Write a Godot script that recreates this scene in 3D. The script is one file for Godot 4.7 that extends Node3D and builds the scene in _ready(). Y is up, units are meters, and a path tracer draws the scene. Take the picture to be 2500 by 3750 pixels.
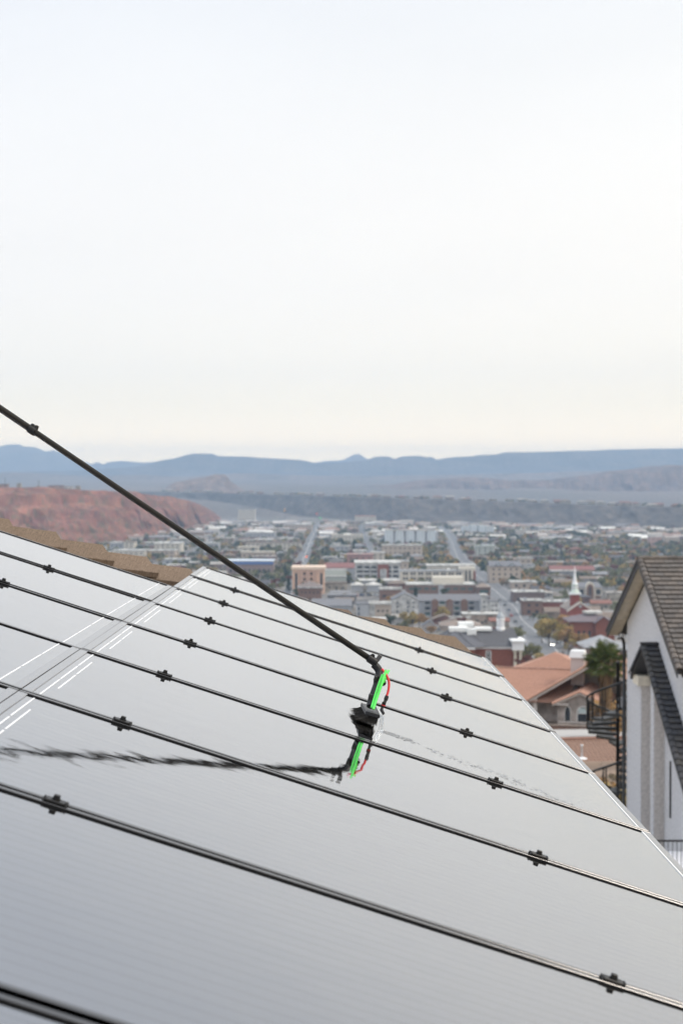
extends Node3D
# A cleaning brush on a solar roof above a desert town. Camera at the origin, metres, y up, looking towards -z.
const PITCH := 0.01753          # the camera looks this far below the horizon
const ROW_YAW := -0.01138       # the panel rows run this far off the view direction
const SLOPE := 0.31529          # pitch of the near roof
const ARRAY_AT := Vector3(-0.89123, -0.52706, -10.06732)   # far end of the seam between the two panel columns
const ROW := 1.012
const LONG := 1.918

var mats := {}
var taken := {}
var rng := RandomNumberGenerator.new()
var landmarks := []             # [phrase, x, z, radius] of things that others are described by
var plots := []                 # [x, z, radius] of ground that is built on
var unit_box: ArrayMesh

class Geo:
	var v := PackedVector3Array()
	var c := PackedColorArray()
	var uv := PackedVector2Array()
	var col := Color(1, 1, 1)
	var tint := false
	func tri(p, q, r):
		v.append(p); v.append(q); v.append(r)
		if tint:
			c.append(col); c.append(col); c.append(col)
	func quad(p, q, r, s):
		tri(p, q, r); tri(p, r, s)
	func uvquad(p, q, r, s, a, b):
		quad(p, q, r, s)
		var t := [a, Vector2(b.x, a.y), b, a, b, Vector2(a.x, b.y)]
		for k in t: uv.append(k)
	func box(ctr, size, bs := Basis()):
		var h: Vector3 = size / 2.0
		var k := []
		for i in 8:
			k.append(ctr + bs * Vector3(h.x if i & 1 else -h.x, h.y if i & 2 else -h.y, h.z if i & 4 else -h.z))
		quad(k[0], k[1], k[3], k[2]); quad(k[5], k[4], k[6], k[7])
		quad(k[4], k[0], k[2], k[6]); quad(k[1], k[5], k[7], k[3])
		quad(k[2], k[3], k[7], k[6]); quad(k[4], k[5], k[1], k[0])
	func cbox(ctr, size, ch, bs := Basis()):
		var h: Vector3 = size / 2.0
		var g := {}
		for sx in [-1, 1]:
			for sy in [-1, 1]:
				for sz in [-1, 1]:
					g[[sx, sy, sz]] = [ctr + bs * Vector3(sx * h.x, sy * (h.y - ch), sz * (h.z - ch)), ctr + bs * Vector3(sx * (h.x - ch), sy * h.y, sz * (h.z - ch)), ctr + bs * Vector3(sx * (h.x - ch), sy * (h.y - ch), sz * h.z)]
		for s in [-1, 1]:
			quad(g[[s, -1, -1]][0], g[[s, 1, -1]][0], g[[s, 1, 1]][0], g[[s, -1, 1]][0])
			quad(g[[-1, s, -1]][1], g[[1, s, -1]][1], g[[1, s, 1]][1], g[[-1, s, 1]][1])
			quad(g[[-1, -1, s]][2], g[[1, -1, s]][2], g[[1, 1, s]][2], g[[-1, 1, s]][2])
			for t in [-1, 1]:
				quad(g[[s, t, -1]][0], g[[s, t, 1]][0], g[[s, t, 1]][1], g[[s, t, -1]][1])
				quad(g[[s, -1, t]][0], g[[s, 1, t]][0], g[[s, 1, t]][2], g[[s, -1, t]][2])
				quad(g[[-1, s, t]][1], g[[1, s, t]][1], g[[1, s, t]][2], g[[-1, s, t]][2])
				for w in [-1, 1]:
					var e = g[[s, t, w]]
					tri(e[0], e[1], e[2])
	func prism(poly, ext):
		var n: int = poly.size()
		for i in range(1, n - 1):
			tri(poly[0], poly[i], poly[i + 1])
			tri(poly[0] + ext, poly[i + 1] + ext, poly[i] + ext)
		for i in n:
			var p = poly[i]; var q = poly[(i + 1) % n]
			quad(p, p + ext, q + ext, q)
	func tube(pts, rad, sides := 8, caps := true):
		var rings := []
		var side := Vector3.UP
		for i in pts.size():
			var d: Vector3 = (pts[mini(i + 1, pts.size() - 1)] - pts[maxi(i - 1, 0)]).normalized()
			if absf(d.dot(side)) > 0.95:
				side = Vector3.RIGHT if absf(d.x) < 0.9 else Vector3.FORWARD
			var a := d.cross(side).normalized()
			var b := a.cross(d).normalized()
			side = b
			var r: float = rad[i] if rad is Array else rad
			var ring := []
			for k in sides:
				var t := TAU * k / sides
				ring.append(pts[i] + a * cos(t) * r + b * sin(t) * r)
			rings.append(ring)
		for i in pts.size() - 1:
			for k in sides:
				var l := (k + 1) % sides
				quad(rings[i][k], rings[i + 1][k], rings[i + 1][l], rings[i][l])
		if caps:
			for e in [0, pts.size() - 1]:
				for k in range(1, sides - 1):
					tri(rings[e][0], rings[e][k], rings[e][k + 1])
	func lathe(ctr, prof, sides := 12):
		for i in prof.size() - 1:
			for k in sides:
				var a := TAU * k / sides; var b := TAU * (k + 1) / sides
				var p0: Vector2 = prof[i]; var p1: Vector2 = prof[i + 1]
				quad(ctr + Vector3(cos(a) * p0.x, p0.y, sin(a) * p0.x), ctr + Vector3(cos(a) * p1.x, p1.y, sin(a) * p1.x), ctr + Vector3(cos(b) * p1.x, p1.y, sin(b) * p1.x), ctr + Vector3(cos(b) * p0.x, p0.y, sin(b) * p0.x))
	func done(smooth := false) -> ArrayMesh:
		if smooth:
			var st := SurfaceTool.new()
			st.begin(Mesh.PRIMITIVE_TRIANGLES)
			st.set_smooth_group(0)
			for i in v.size():
				if tint: st.set_color(c[i])
				if uv.size() == v.size(): st.set_uv(uv[i])
				st.add_vertex(v[i])
			st.index()
			st.generate_normals()
			return st.commit()
		var m := ArrayMesh.new()
		var arr := []
		arr.resize(Mesh.ARRAY_MAX)
		arr[Mesh.ARRAY_VERTEX] = v
		if tint: arr[Mesh.ARRAY_COLOR] = c
		if uv.size() == v.size(): arr[Mesh.ARRAY_TEX_UV] = uv
		m.add_surface_from_arrays(Mesh.PRIMITIVE_TRIANGLES, arr)
		return m

func numbered(called: String) -> String:
	var n: int = taken.get(called, 0)
	taken[called] = n + 1
	return called if n == 0 else "%s_%03d" % [called, n]

func thing(called: String, label: String, category: String, at := Vector3.ZERO, turn := 0.0, group := "") -> Node3D:
	var o := Node3D.new()
	o.name = numbered(called)
	add_child(o)
	o.position = at
	o.rotation.y = turn
	tag(o, label, category, group)
	return o

func tag(o: Node, label: String, category: String, group := ""):
	o.set_meta("label", label)
	o.set_meta("category", category)
	if group: o.set_meta("group", group)

func part(parent: Node, called: String, mesh: Mesh, m: Material, at := Vector3.ZERO, scl := Vector3.ONE, bs := Basis()) -> MeshInstance3D:
	var o := MeshInstance3D.new()
	o.name = numbered(called) if parent == self else called
	o.mesh = mesh
	o.material_override = m
	parent.add_child(o, true)
	o.transform = Transform3D(bs * Basis.from_scale(scl), at)
	return o

func structure(called: String, mesh: Mesh, m: Material) -> MeshInstance3D:
	var o := part(self, called, mesh, m)
	o.set_meta("kind", "structure")
	return o

func bx(parent: Node, called: String, m: Material, ctr: Vector3, size: Vector3, bs := Basis()) -> MeshInstance3D:
	return part(parent, called, unit_box, m, ctr, size, bs)

func mat(key: String, lin: Color, rough := 0.85, spec := 0.5, metal := 0.0) -> StandardMaterial3D:
	if mats.has(key): return mats[key]
	var m := StandardMaterial3D.new()
	m.resource_name = key
	m.albedo_color = lin.linear_to_srgb()
	m.roughness = rough
	m.metallic_specular = spec
	m.metallic = metal
	m.cull_mode = BaseMaterial3D.CULL_DISABLED
	mats[key] = m
	return m

func shade(lin: Color, rough := 0.85) -> StandardMaterial3D:
	return mat("paint_%02x%02x%02x_%d" % [int(lin.r * 255), int(lin.g * 255), int(lin.b * 255), int(rough * 10)], lin, rough)

# grey mottle between low and 1 that multiplies a base colour
func mottle(seed_: int, freq: float, low: float, size := 256, oct := 4, squash := 1.0) -> ImageTexture:
	var n := FastNoiseLite.new()
	n.seed = seed_
	n.noise_type = FastNoiseLite.TYPE_SIMPLEX_SMOOTH
	n.frequency = freq
	n.fractal_octaves = oct
	var im := n.get_seamless_image(size, int(size * squash))
	im.convert(Image.FORMAT_RGB8)
	if squash != 1.0: im.resize(size, size)
	for y in size:
		for x in size:
			var g := lerpf(low, 1.0, im.get_pixel(x, y).r)
			im.set_pixel(x, y, Color(g, g, g))
	im.generate_mipmaps()
	return ImageTexture.create_from_image(im)

func grain(m: StandardMaterial3D, tex: Texture2D, scl: float, world := true, relief := 0.0) -> StandardMaterial3D:
	m.albedo_texture = tex
	m.uv1_triplanar = true
	m.uv1_world_triplanar = world
	m.uv1_scale = Vector3.ONE * scl
	if relief > 0.0:
		m.heightmap_enabled = true
		m.heightmap_texture = tex
		m.heightmap_scale = relief
	return m

func smooth_between(table, x: float) -> float:
	if x <= table[0][0]: return table[0][1]
	for i in table.size() - 1:
		if x <= table[i + 1][0]:
			return lerpf(table[i][1], table[i + 1][1], (x - table[i][0]) / (table[i + 1][0] - table[i][0]))
	return table[-1][1]

# height of the land below the camera by distance ahead: the hill falls to the town, which is level
const LAND := [[-60.0, -6.0], [0.0, -6.2], [18.0, -7.2], [42.0, -11.6], [60.0, -13.4], [90.0, -18.5], [170.0, -26.5], [300.0, -38.5], [477.0, -56.0], [620.0, -68.0], [800.0, -80.5], [950.0, -84.0], [4000.0, -84.0], [5200.0, -30.0], [6300.0, -8.0], [8000.0, 30.0], [10500.0, 62.0], [14500.0, 80.0]]
func land(ahead: float) -> float:
	return smooth_between(LAND, ahead)

func _ready():
	rng.seed = 20417
	set_view()
	set_sky()
	var g := Geo.new()
	g.box(Vector3.ZERO, Vector3.ONE)
	unit_box = g.done()
	make_materials()
	build_land()
	build_mountains()
	build_near_roof()
	build_panels()
	build_neighbour()
	build_spiral_stair()
	build_orange_house()
	build_lower_roof()
	build_landmarks()
	build_streets()
	build_town()
	build_trees()
	build_brush()

func set_view():
	var cam := Camera3D.new()
	cam.name = "camera"
	add_child(cam)
	cam.rotation.x = -PITCH
	var lens := CameraAttributesPhysical.new()
	lens.frustum_focal_length = 36.67
	lens.frustum_focus_distance = 5.5
	lens.frustum_near = 0.05
	lens.frustum_far = 60000.0
	lens.exposure_aperture = 3.6
	cam.attributes = lens
	cam.fov = rad_to_deg(2.0 * atan(1875.0 / 5729.0))
	cam.near = 0.05
	cam.far = 60000.0
	cam.current = true

func set_sky():
	var env := Environment.new()
	var sky := Sky.new()
	var pan := PanoramaSkyMaterial.new()
	var w := 768
	var h := 384
	var im := Image.create(w, h, false, Image.FORMAT_RGBF)
	var n := FastNoiseLite.new()
	n.seed = 5
	n.frequency = 1.3
	n.fractal_octaves = 4
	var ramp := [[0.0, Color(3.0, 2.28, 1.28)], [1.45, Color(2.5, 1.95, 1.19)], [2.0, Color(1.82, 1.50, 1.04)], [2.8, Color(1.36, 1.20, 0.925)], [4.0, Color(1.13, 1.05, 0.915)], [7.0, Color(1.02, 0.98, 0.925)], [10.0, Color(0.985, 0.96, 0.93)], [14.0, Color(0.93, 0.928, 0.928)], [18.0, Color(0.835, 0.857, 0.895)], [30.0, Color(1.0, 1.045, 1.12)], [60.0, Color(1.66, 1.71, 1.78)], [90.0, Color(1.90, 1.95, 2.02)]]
	for y in h:
		var el := (0.5 - (y + 0.5) / h) * 180.0
		var base: Color = ramp[0][1]
		for i in ramp.size() - 1:
			if el > ramp[i][0]:
				base = ramp[i][1].lerp(ramp[i + 1][1], clampf((el - ramp[i][0]) / (ramp[i + 1][0] - ramp[i][0]), 0.0, 1.0))
		for x in w:
			var az := (x + 0.5) / w * TAU      # the edge of a panorama lies straight ahead
			var e := deg_to_rad(el)
			var d := Vector3(sin(az) * cos(e), sin(e), -cos(az) * cos(e))
			# thin sheets of high cloud, drawn out sideways and thicker towards the right
			var k := n.get_noise_3d(d.x * 1.2 + d.y * 1.6, d.y * 7.0 - d.x * 1.2, d.z * 1.2)
			var veil := 0.04 * k
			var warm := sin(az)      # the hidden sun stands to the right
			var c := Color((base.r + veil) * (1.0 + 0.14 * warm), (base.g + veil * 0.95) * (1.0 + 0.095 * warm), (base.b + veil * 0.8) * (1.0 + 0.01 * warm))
			im.set_pixel(x, y, c)
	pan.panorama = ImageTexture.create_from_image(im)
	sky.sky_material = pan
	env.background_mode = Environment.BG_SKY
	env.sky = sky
	env.tonemap_mode = Environment.TONE_MAPPER_LINEAR
	env.tonemap_exposure = 1.1
	env.fog_enabled = true
	env.fog_density = 0.000115
	env.fog_light_color = Color(0.755, 0.87, 1.0)
	env.sdfgi_enabled = true
	env.ssao_enabled = true
	env.ssil_enabled = true
	var we := WorldEnvironment.new()
	we.name = "world_environment"
	we.environment = env
	add_child(we)
	var sun := DirectionalLight3D.new()
	sun.name = "sun"
	sun.light_energy = 0.6
	sun.light_angular_distance = 14.0
	sun.light_color = Color(1.0, 0.95, 0.88)
	sun.shadow_enabled = true
	add_child(sun)
	sun.look_at_from_position(Vector3(6, 8, 1.5), Vector3.ZERO)

func make_materials():
	var fine := mottle(3, 0.03, 0.72)
	var coarse := mottle(4, 0.012, 0.6)
	mats["fine"] = fine
	mats["coarse"] = coarse
	var ground := mat("ground", Color(1, 1, 1), 0.95, 0.3)
	ground.vertex_color_use_as_albedo = true
	grain(ground, mottle(11, 0.02, 0.55, 256, 5), 0.012)
	var rock := mat("rock", Color(1, 1, 1), 0.95, 0.3)
	rock.vertex_color_use_as_albedo = true
	grain(rock, mottle(12, 0.025, 0.5, 256, 5), 0.004)
	var tinted := mat("tinted", Color(1, 1, 1), 0.85, 0.4)
	tinted.vertex_color_use_as_albedo = true
	grain(mat("white_stucco", Color(0.73, 0.735, 0.77), 0.92, 0.3), mottle(21, 0.05, 0.80, 256, 5), 0.7, true, 1.2)
	grain(mat("beige_stucco", Color(0.70, 0.66, 0.63), 0.92, 0.3), mottle(22, 0.05, 0.82, 256, 5), 0.7, true, 1.2)  # house walls; on pier faces it stands for their different light
	grain(mat("cream_board", Color(0.84, 0.78, 0.66), 0.85, 0.3), mottle(23, 0.02, 0.86), 0.5)
	var conc := mottle(24, 0.045, 0.55, 256, 5, 0.35)
	for k in 3:
		grain(mat("cap_tile_%d" % k, [Color(0.245, 0.182, 0.135), Color(0.215, 0.162, 0.125), Color(0.27, 0.20, 0.15)][k], 0.95, 0.25), conc, 7.0, false, 0.5)
		grain(mat("field_tile_%d" % k, [Color(0.20, 0.125, 0.085), Color(0.17, 0.115, 0.085), Color(0.22, 0.145, 0.10)][k], 0.95, 0.25), conc, 7.0, false, 0.5)
	for k in 5:
		grain(mat("taupe_tile_%d" % k, [Color(0.150, 0.130, 0.118), Color(0.128, 0.114, 0.106), Color(0.168, 0.145, 0.130), Color(0.115, 0.103, 0.098), Color(0.140, 0.128, 0.122)][k], 0.8, 0.4), fine, 1.5, false)
		grain(mat("charcoal_tile_%d" % k, [Color(0.062, 0.062, 0.068), Color(0.050, 0.051, 0.058), Color(0.070, 0.068, 0.068), Color(0.057, 0.060, 0.070), Color(0.066, 0.064, 0.062)][k], 0.7, 0.4), fine, 1.5, false)
	mat("black_iron", Color(0.012, 0.012, 0.013), 0.45)
	mat("black_metal", Color(0.02, 0.021, 0.024), 0.5)
	mat("grey_fascia", Color(0.05, 0.054, 0.064), 0.6)
	mat("window_glass", Color(0.035, 0.045, 0.055), 0.08, 0.6)
	mat("green_glass", Color(0.06, 0.11, 0.11), 0.1, 0.6)
	mat("dark_window", Color(0.045, 0.05, 0.06), 0.15, 0.5)
	mat("asphalt", Color(0.16, 0.165, 0.175), 0.9)
	grain(mats["asphalt"], mottle(31, 0.02, 0.75), 0.02)
	mat("pale_asphalt", Color(0.24, 0.24, 0.245), 0.9)
	grain(mats["pale_asphalt"], mottle(32, 0.02, 0.75), 0.02)
	mat("road_paint", Color(0.6, 0.6, 0.58), 0.8)
	grain(mat("brick_red", Color(0.30, 0.115, 0.085), 0.9, 0.3), fine, 0.25)
	grain(mat("brick_brown", Color(0.27, 0.17, 0.135), 0.9, 0.3), fine, 0.25)
	grain(mat("white_wall", Color(0.66, 0.66, 0.65), 0.8), coarse, 0.06)
	grain(mat("white_roof", Color(0.70, 0.69, 0.66), 0.8), coarse, 0.05)
	grain(mat("slate_roof", Color(0.095, 0.095, 0.105), 0.85), fine, 0.2)
	grain(mat("grey_roof", Color(0.19, 0.19, 0.205), 0.85), fine, 0.2)
	grain(mat("tan_roof", Color(0.30, 0.24, 0.20), 0.85), fine, 0.2)
	grain(mat("red_roof", Color(0.25, 0.105, 0.095), 0.85), fine, 0.2)
	grain(mat("orange_tile", Color(0.58, 0.335, 0.25), 0.85, 0.35), mottle(41, 0.06, 0.6, 256, 4), 0.35)
	grain(mat("brown_tile", Color(0.40, 0.26, 0.20), 0.88, 0.3), mottle(42, 0.06, 0.6, 256, 4), 0.45)
	grain(mat("house_wall", Color(0.58, 0.51, 0.47), 0.92, 0.3), coarse, 0.2)

func fan_color(x: float, z: float, n: FastNoiseLite, p: Array) -> Color:
	var k := n.get_noise_2d(x, z) * 0.5 + 0.5
	k = clampf((k - 0.25) * 2.0, 0.0, 0.999) * (p.size() - 1)
	var i := int(k)
	return p[i].lerp(p[i + 1], k - i)

func build_land():
	var n := FastNoiseLite.new()
	n.seed = 8
	n.frequency = 0.011
	n.fractal_octaves = 4
	var rows := [-60.0, -20.0, 0.0]
	var d := 0.0
	while d < 3200.0:
		d += 6.0 if d < 60.0 else 15.0 if d < 600.0 else 24.0
		rows.append(d)
	while d < 14500.0:
		d *= 1.06
		rows.append(d)
	var cols := []
	for i in 161: cols.append(pow(absf(i - 80.0) / 80.0, 1.8) * 1.0 * signf(i - 80.0))
	var town := [Color(0.27, 0.235, 0.20), Color(0.33, 0.30, 0.27), Color(0.25, 0.245, 0.25), Color(0.21, 0.20, 0.165), Color(0.29, 0.265, 0.24)]
	var hill := [Color(0.30, 0.22, 0.165), Color(0.36, 0.27, 0.21), Color(0.25, 0.205, 0.15), Color(0.33, 0.25, 0.19)]
	var plain := [Color(0.22, 0.18, 0.16), Color(0.18, 0.16, 0.145), Color(0.26, 0.21, 0.185), Color(0.17, 0.155, 0.14)]
	var st := SurfaceTool.new()
	st.begin(Mesh.PRIMITIVE_TRIANGLES)
	for r in rows:
		for t in cols:
			var x: float = t * (r + 90.0)
			var y := land(r)
			if r > 4200.0: y += 10.0 * n.get_noise_2d(x * 0.05, r * 0.05)
			elif r > 20.0 and r < 700.0: y += 1.2 * n.get_noise_2d(x * 0.6, r * 0.6) * minf(1.0, r / 100.0)
			st.set_color(fan_color(x, r, n, hill if r < 560.0 else town if r < 3900.0 else plain) if r < 4000.0 else fan_color(x * 0.06, r * 0.02, n, plain))
			st.add_vertex(Vector3(x, y, -r))
	var w := cols.size()
	for i in rows.size() - 1:
		for j in w - 1:
			var a := i * w + j
			for k in [a, a + w, a + 1, a + 1, a + w, a + w + 1]: st.add_index(k)
	st.generate_normals()
	structure("ground", st.commit(), mats["ground"])

# a ridge: the crest follows a skyline of [bearing, rise], each a fraction of the distance
func ridge(called: String, crest: Array, foot_table, reach: float, back: float, foot_low: float, palette: Array, seed_: int, step: float, rough: float, profile: Array, feature: float):
	var n := FastNoiseLite.new()
	n.seed = seed_
	n.frequency = 1.0 / feature
	n.fractal_octaves = 5
	var pn := FastNoiseLite.new()
	pn.seed = seed_ + 50
	pn.frequency = (5.0 if called == "red_cliff" else 1.6) / feature
	pn.fractal_octaves = 4
	var st := SurfaceTool.new()
	st.begin(Mesh.PRIMITIVE_TRIANGLES)
	var b: float = crest[0][0]
	var nb := 0
	var cliff := called == "red_cliff"
	var ns := 48 if cliff else 22
	while b <= crest[-1][0] + 0.0001:
		var foot: float = smooth_between(foot_table, b) if foot_table is Array else foot_table
		var top := smooth_between(crest, b) * (foot + reach)
		for s in ns + 1:
			var u := float(s) / ns
			var ahead: float
			var y: float
			if u <= 0.8:
				var f := u / 0.8
				ahead = foot + reach * f
				var x0 := b * ahead
				var gully := n.get_noise_2d(x0, ahead * 0.35)
				y = lerpf(foot_low, top, smooth_between(profile, f))
				var mid := sin(PI * clampf(f, 0.0, 1.0))
				ahead += gully * reach * 0.35 * mid
				y += rough * absf(n.get_noise_2d(x0 * 1.7 + 900.0, ahead)) * -1.0 * mid
			else:
				var f2 := (u - 0.8) / 0.2
				ahead = foot + reach + back * f2
				y = top - back * 0.02 * f2 + rough * 0.25 * n.get_noise_2d(b * ahead * 0.5, ahead)
				if f2 > 0.7: y = lerpf(y, foot_low, (f2 - 0.7) / 0.3)
			var c := fan_color(b * ahead, y * 3.0 + ahead * 0.3, pn, palette)
			if cliff:
				# bedding: thin bands of differing sandstone, and scrub rooted on the lower slope
				var bed := pn.get_noise_2d(b * ahead * 0.06, y * 3.2)
				c = c.lerp(palette[1] if bed < -0.12 else palette[3] if bed > 0.14 else palette[0], 0.55)
				if pn.get_noise_2d(b * ahead * 1.5 + 300.0, ahead * 1.5) > 0.10 + 0.32 * u: c = c.lerp(Color(0.17, 0.155, 0.09), 0.75)
			st.set_color(c)
			st.add_vertex(Vector3(b * ahead, y, -ahead))
		nb += 1
		b += step
	for i in nb - 1:
		for s in ns:
			var a := i * (ns + 1) + s
			for k in [a, a + 1, a + ns + 1, a + 1, a + ns + 2, a + ns + 1]: st.add_index(k)
	st.generate_normals()
	structure(called, st.commit(), mats["rock"])

func build_mountains():
	var steep := [[0.0, 0.0], [0.45, 0.22], [0.7, 0.55], [0.8, 0.78], [1.0, 1.0]]
	var table := [[0.0, 0.0], [0.5, 0.35], [0.8, 0.72], [0.9, 0.92], [1.0, 1.0]]
	var scree := [[0.0, 0.0], [0.55, 0.42], [0.75, 0.66], [0.82, 0.86], [0.92, 0.93], [1.0, 1.0]]
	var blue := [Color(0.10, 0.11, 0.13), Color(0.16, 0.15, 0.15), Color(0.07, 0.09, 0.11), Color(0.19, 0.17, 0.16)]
	# the farthest range
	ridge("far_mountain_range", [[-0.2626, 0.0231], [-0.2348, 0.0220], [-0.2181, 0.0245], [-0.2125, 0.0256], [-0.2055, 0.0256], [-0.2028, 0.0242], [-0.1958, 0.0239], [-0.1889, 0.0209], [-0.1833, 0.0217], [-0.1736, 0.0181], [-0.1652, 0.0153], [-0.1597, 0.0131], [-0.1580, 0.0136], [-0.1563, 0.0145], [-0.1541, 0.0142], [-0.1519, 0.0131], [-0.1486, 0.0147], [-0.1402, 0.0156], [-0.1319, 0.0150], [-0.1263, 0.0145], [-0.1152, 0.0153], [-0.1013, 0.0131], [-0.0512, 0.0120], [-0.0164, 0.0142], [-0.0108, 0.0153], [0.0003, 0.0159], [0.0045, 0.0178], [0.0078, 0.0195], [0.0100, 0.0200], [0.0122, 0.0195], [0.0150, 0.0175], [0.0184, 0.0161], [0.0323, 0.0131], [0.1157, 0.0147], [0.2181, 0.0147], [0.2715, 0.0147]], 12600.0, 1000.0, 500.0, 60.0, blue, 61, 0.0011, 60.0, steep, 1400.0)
	# the plateau before it
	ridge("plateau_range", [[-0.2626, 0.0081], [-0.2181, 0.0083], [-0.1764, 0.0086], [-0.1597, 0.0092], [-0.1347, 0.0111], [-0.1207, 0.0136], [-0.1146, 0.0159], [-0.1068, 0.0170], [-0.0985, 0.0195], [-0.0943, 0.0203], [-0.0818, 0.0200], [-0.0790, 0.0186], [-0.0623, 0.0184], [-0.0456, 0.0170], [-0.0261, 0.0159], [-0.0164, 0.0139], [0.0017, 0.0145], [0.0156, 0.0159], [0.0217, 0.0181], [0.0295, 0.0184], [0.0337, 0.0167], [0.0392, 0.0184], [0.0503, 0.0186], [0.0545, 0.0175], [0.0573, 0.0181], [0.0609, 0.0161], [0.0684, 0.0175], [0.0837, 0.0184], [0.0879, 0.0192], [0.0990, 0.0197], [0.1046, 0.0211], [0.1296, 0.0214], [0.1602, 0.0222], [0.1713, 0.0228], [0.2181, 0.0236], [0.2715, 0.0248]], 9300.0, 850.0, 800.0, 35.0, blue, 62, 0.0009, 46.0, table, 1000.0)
	# low benches at its foot
	ridge("bench_hills", [[-0.2626, 0.0064], [-0.2181, 0.0078], [-0.1931, 0.0075], [-0.1625, 0.0058], [-0.1263, 0.0064], [-0.1013, 0.0053], [-0.0679, 0.0072], [-0.0401, 0.0061], [-0.0067, 0.0053], [0.0323, 0.0058], [0.0657, 0.0064], [0.1157, 0.0075], [0.1714, 0.0092], [0.2181, 0.0103], [0.2715, 0.0108]], 7300.0, 800.0, 600.0, -5.0, [Color(0.22, 0.18, 0.16), Color(0.30, 0.23, 0.20), Color(0.17, 0.15, 0.14), Color(0.26, 0.20, 0.17)], 63, 0.0011, 32.0, table, 900.0)
	# the dusky hills on the right
	ridge("purple_hills", [[0.0045, -0.0036], [0.0211, -0.0017], [0.0323, -0.0006], [0.0462, 0.0014], [0.0601, 0.0022], [0.0684, 0.0033], [0.0812, 0.0042], [0.0940, 0.0042], [0.1113, 0.0031], [0.1355, 0.0042], [0.1516, 0.0061], [0.1658, 0.0078], [0.1783, 0.0092], [0.1992, 0.0114], [0.2181, 0.0128], [0.2715, 0.0153]], 5400.0, 600.0, 600.0, -45.0, [Color(0.22, 0.15, 0.14), Color(0.29, 0.20, 0.17), Color(0.15, 0.11, 0.11), Color(0.24, 0.17, 0.15)], 64, 0.0006, 80.0, scree, 330.0)
	# the lone butte
	ridge("butte", [[-0.1147, -0.0047], [-0.1110, -0.0008], [-0.1068, 0.0014], [-0.0985, 0.0031], [-0.0874, 0.0047], [-0.0826, 0.0061], [-0.0804, 0.0067], [-0.0748, 0.0064], [-0.0729, 0.0050], [-0.0707, 0.0019], [-0.0657, -0.0017], [-0.0601, -0.0050]], 5000.0, 360.0, 350.0, -48.0, [Color(0.25, 0.17, 0.14), Color(0.31, 0.22, 0.18), Color(0.20, 0.14, 0.12)], 65, 0.0007, 30.0, scree, 260.0)
	# the dark mesa behind the town, with houses on its edge
	ridge("mesa", [[-0.2627, -0.0025], [-0.2182, -0.0031], [-0.1263, -0.0042], [-0.0623, -0.0056], [0.0045, -0.0075], [0.0601, -0.0092], [0.1158, -0.0111], [0.1714, -0.0131], [0.2182, -0.0145], [0.2717, -0.0161]], [[-0.2627, 5500], [-0.2182, 5400], [-0.1263, 5000], [-0.0790, 4600], [-0.0234, 4000], [0.0323, 3500], [0.1158, 3280], [0.2182, 2960], [0.2716, 2800]], 170.0, 1500.0, -85.0, [Color(0.125, 0.112, 0.105), Color(0.165, 0.142, 0.128), Color(0.105, 0.098, 0.096), Color(0.18, 0.15, 0.13), Color(0.14, 0.125, 0.115)], 66, 0.0012, 5.0, [[0.0, 0.0], [0.5, 0.4], [0.85, 0.84], [0.92, 0.97], [1.0, 1.0]], 90.0)
	# the red sandstone cliff on the left
	ridge("red_cliff", [[-0.2738, 0.0003], [-0.2404, -0.0011], [-0.2182, -0.0017], [-0.2015, -0.0019], [-0.1778, -0.0025], [-0.1625, -0.0036], [-0.1458, -0.0042], [-0.1347, -0.0047], [-0.1236, -0.0064], [-0.1069, -0.0083], [-0.0985, -0.0103], [-0.0930, -0.0120], [-0.0860, -0.0147], [-0.0804, -0.0186], [-0.0749, -0.0237]], [[-0.2738, 1850], [-0.2182, 2000], [-0.1848, 2050], [-0.1542, 2126], [-0.1347, 2230], [-0.0985, 2700], [-0.0818, 3300], [-0.0749, 3600]], 330.0, 500.0, -85.0, [Color(0.38, 0.155, 0.105), Color(0.30, 0.115, 0.085), Color(0.22, 0.105, 0.085), Color(0.42, 0.19, 0.125), Color(0.31, 0.17, 0.11), Color(0.20, 0.17, 0.10)], 67, 0.00035, 22.0, [[0.0, 0.0], [0.35, 0.25], [0.6, 0.52], [0.64, 0.62], [0.8, 0.74], [0.83, 0.90], [0.93, 0.93], [0.96, 1.0], [1.0, 1.0]], 120.0)

func array_basis() -> Basis:
	var away := Vector3(sin(ROW_YAW), 0, -cos(ROW_YAW))
	var side := Vector3(cos(ROW_YAW), 0, sin(ROW_YAW))
	var down := side * cos(SLOPE) + Vector3(0, -sin(SLOPE), 0)
	var up := side * sin(SLOPE) + Vector3(0, cos(SLOPE), 0)
	return Basis(down, up, -away)

# hip line of the near roof in array coordinates: ahead of the seam's far end, by distance down the slope
func hip_at(v: float) -> float:
	return -(0.12 + 0.62 * v)

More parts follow.
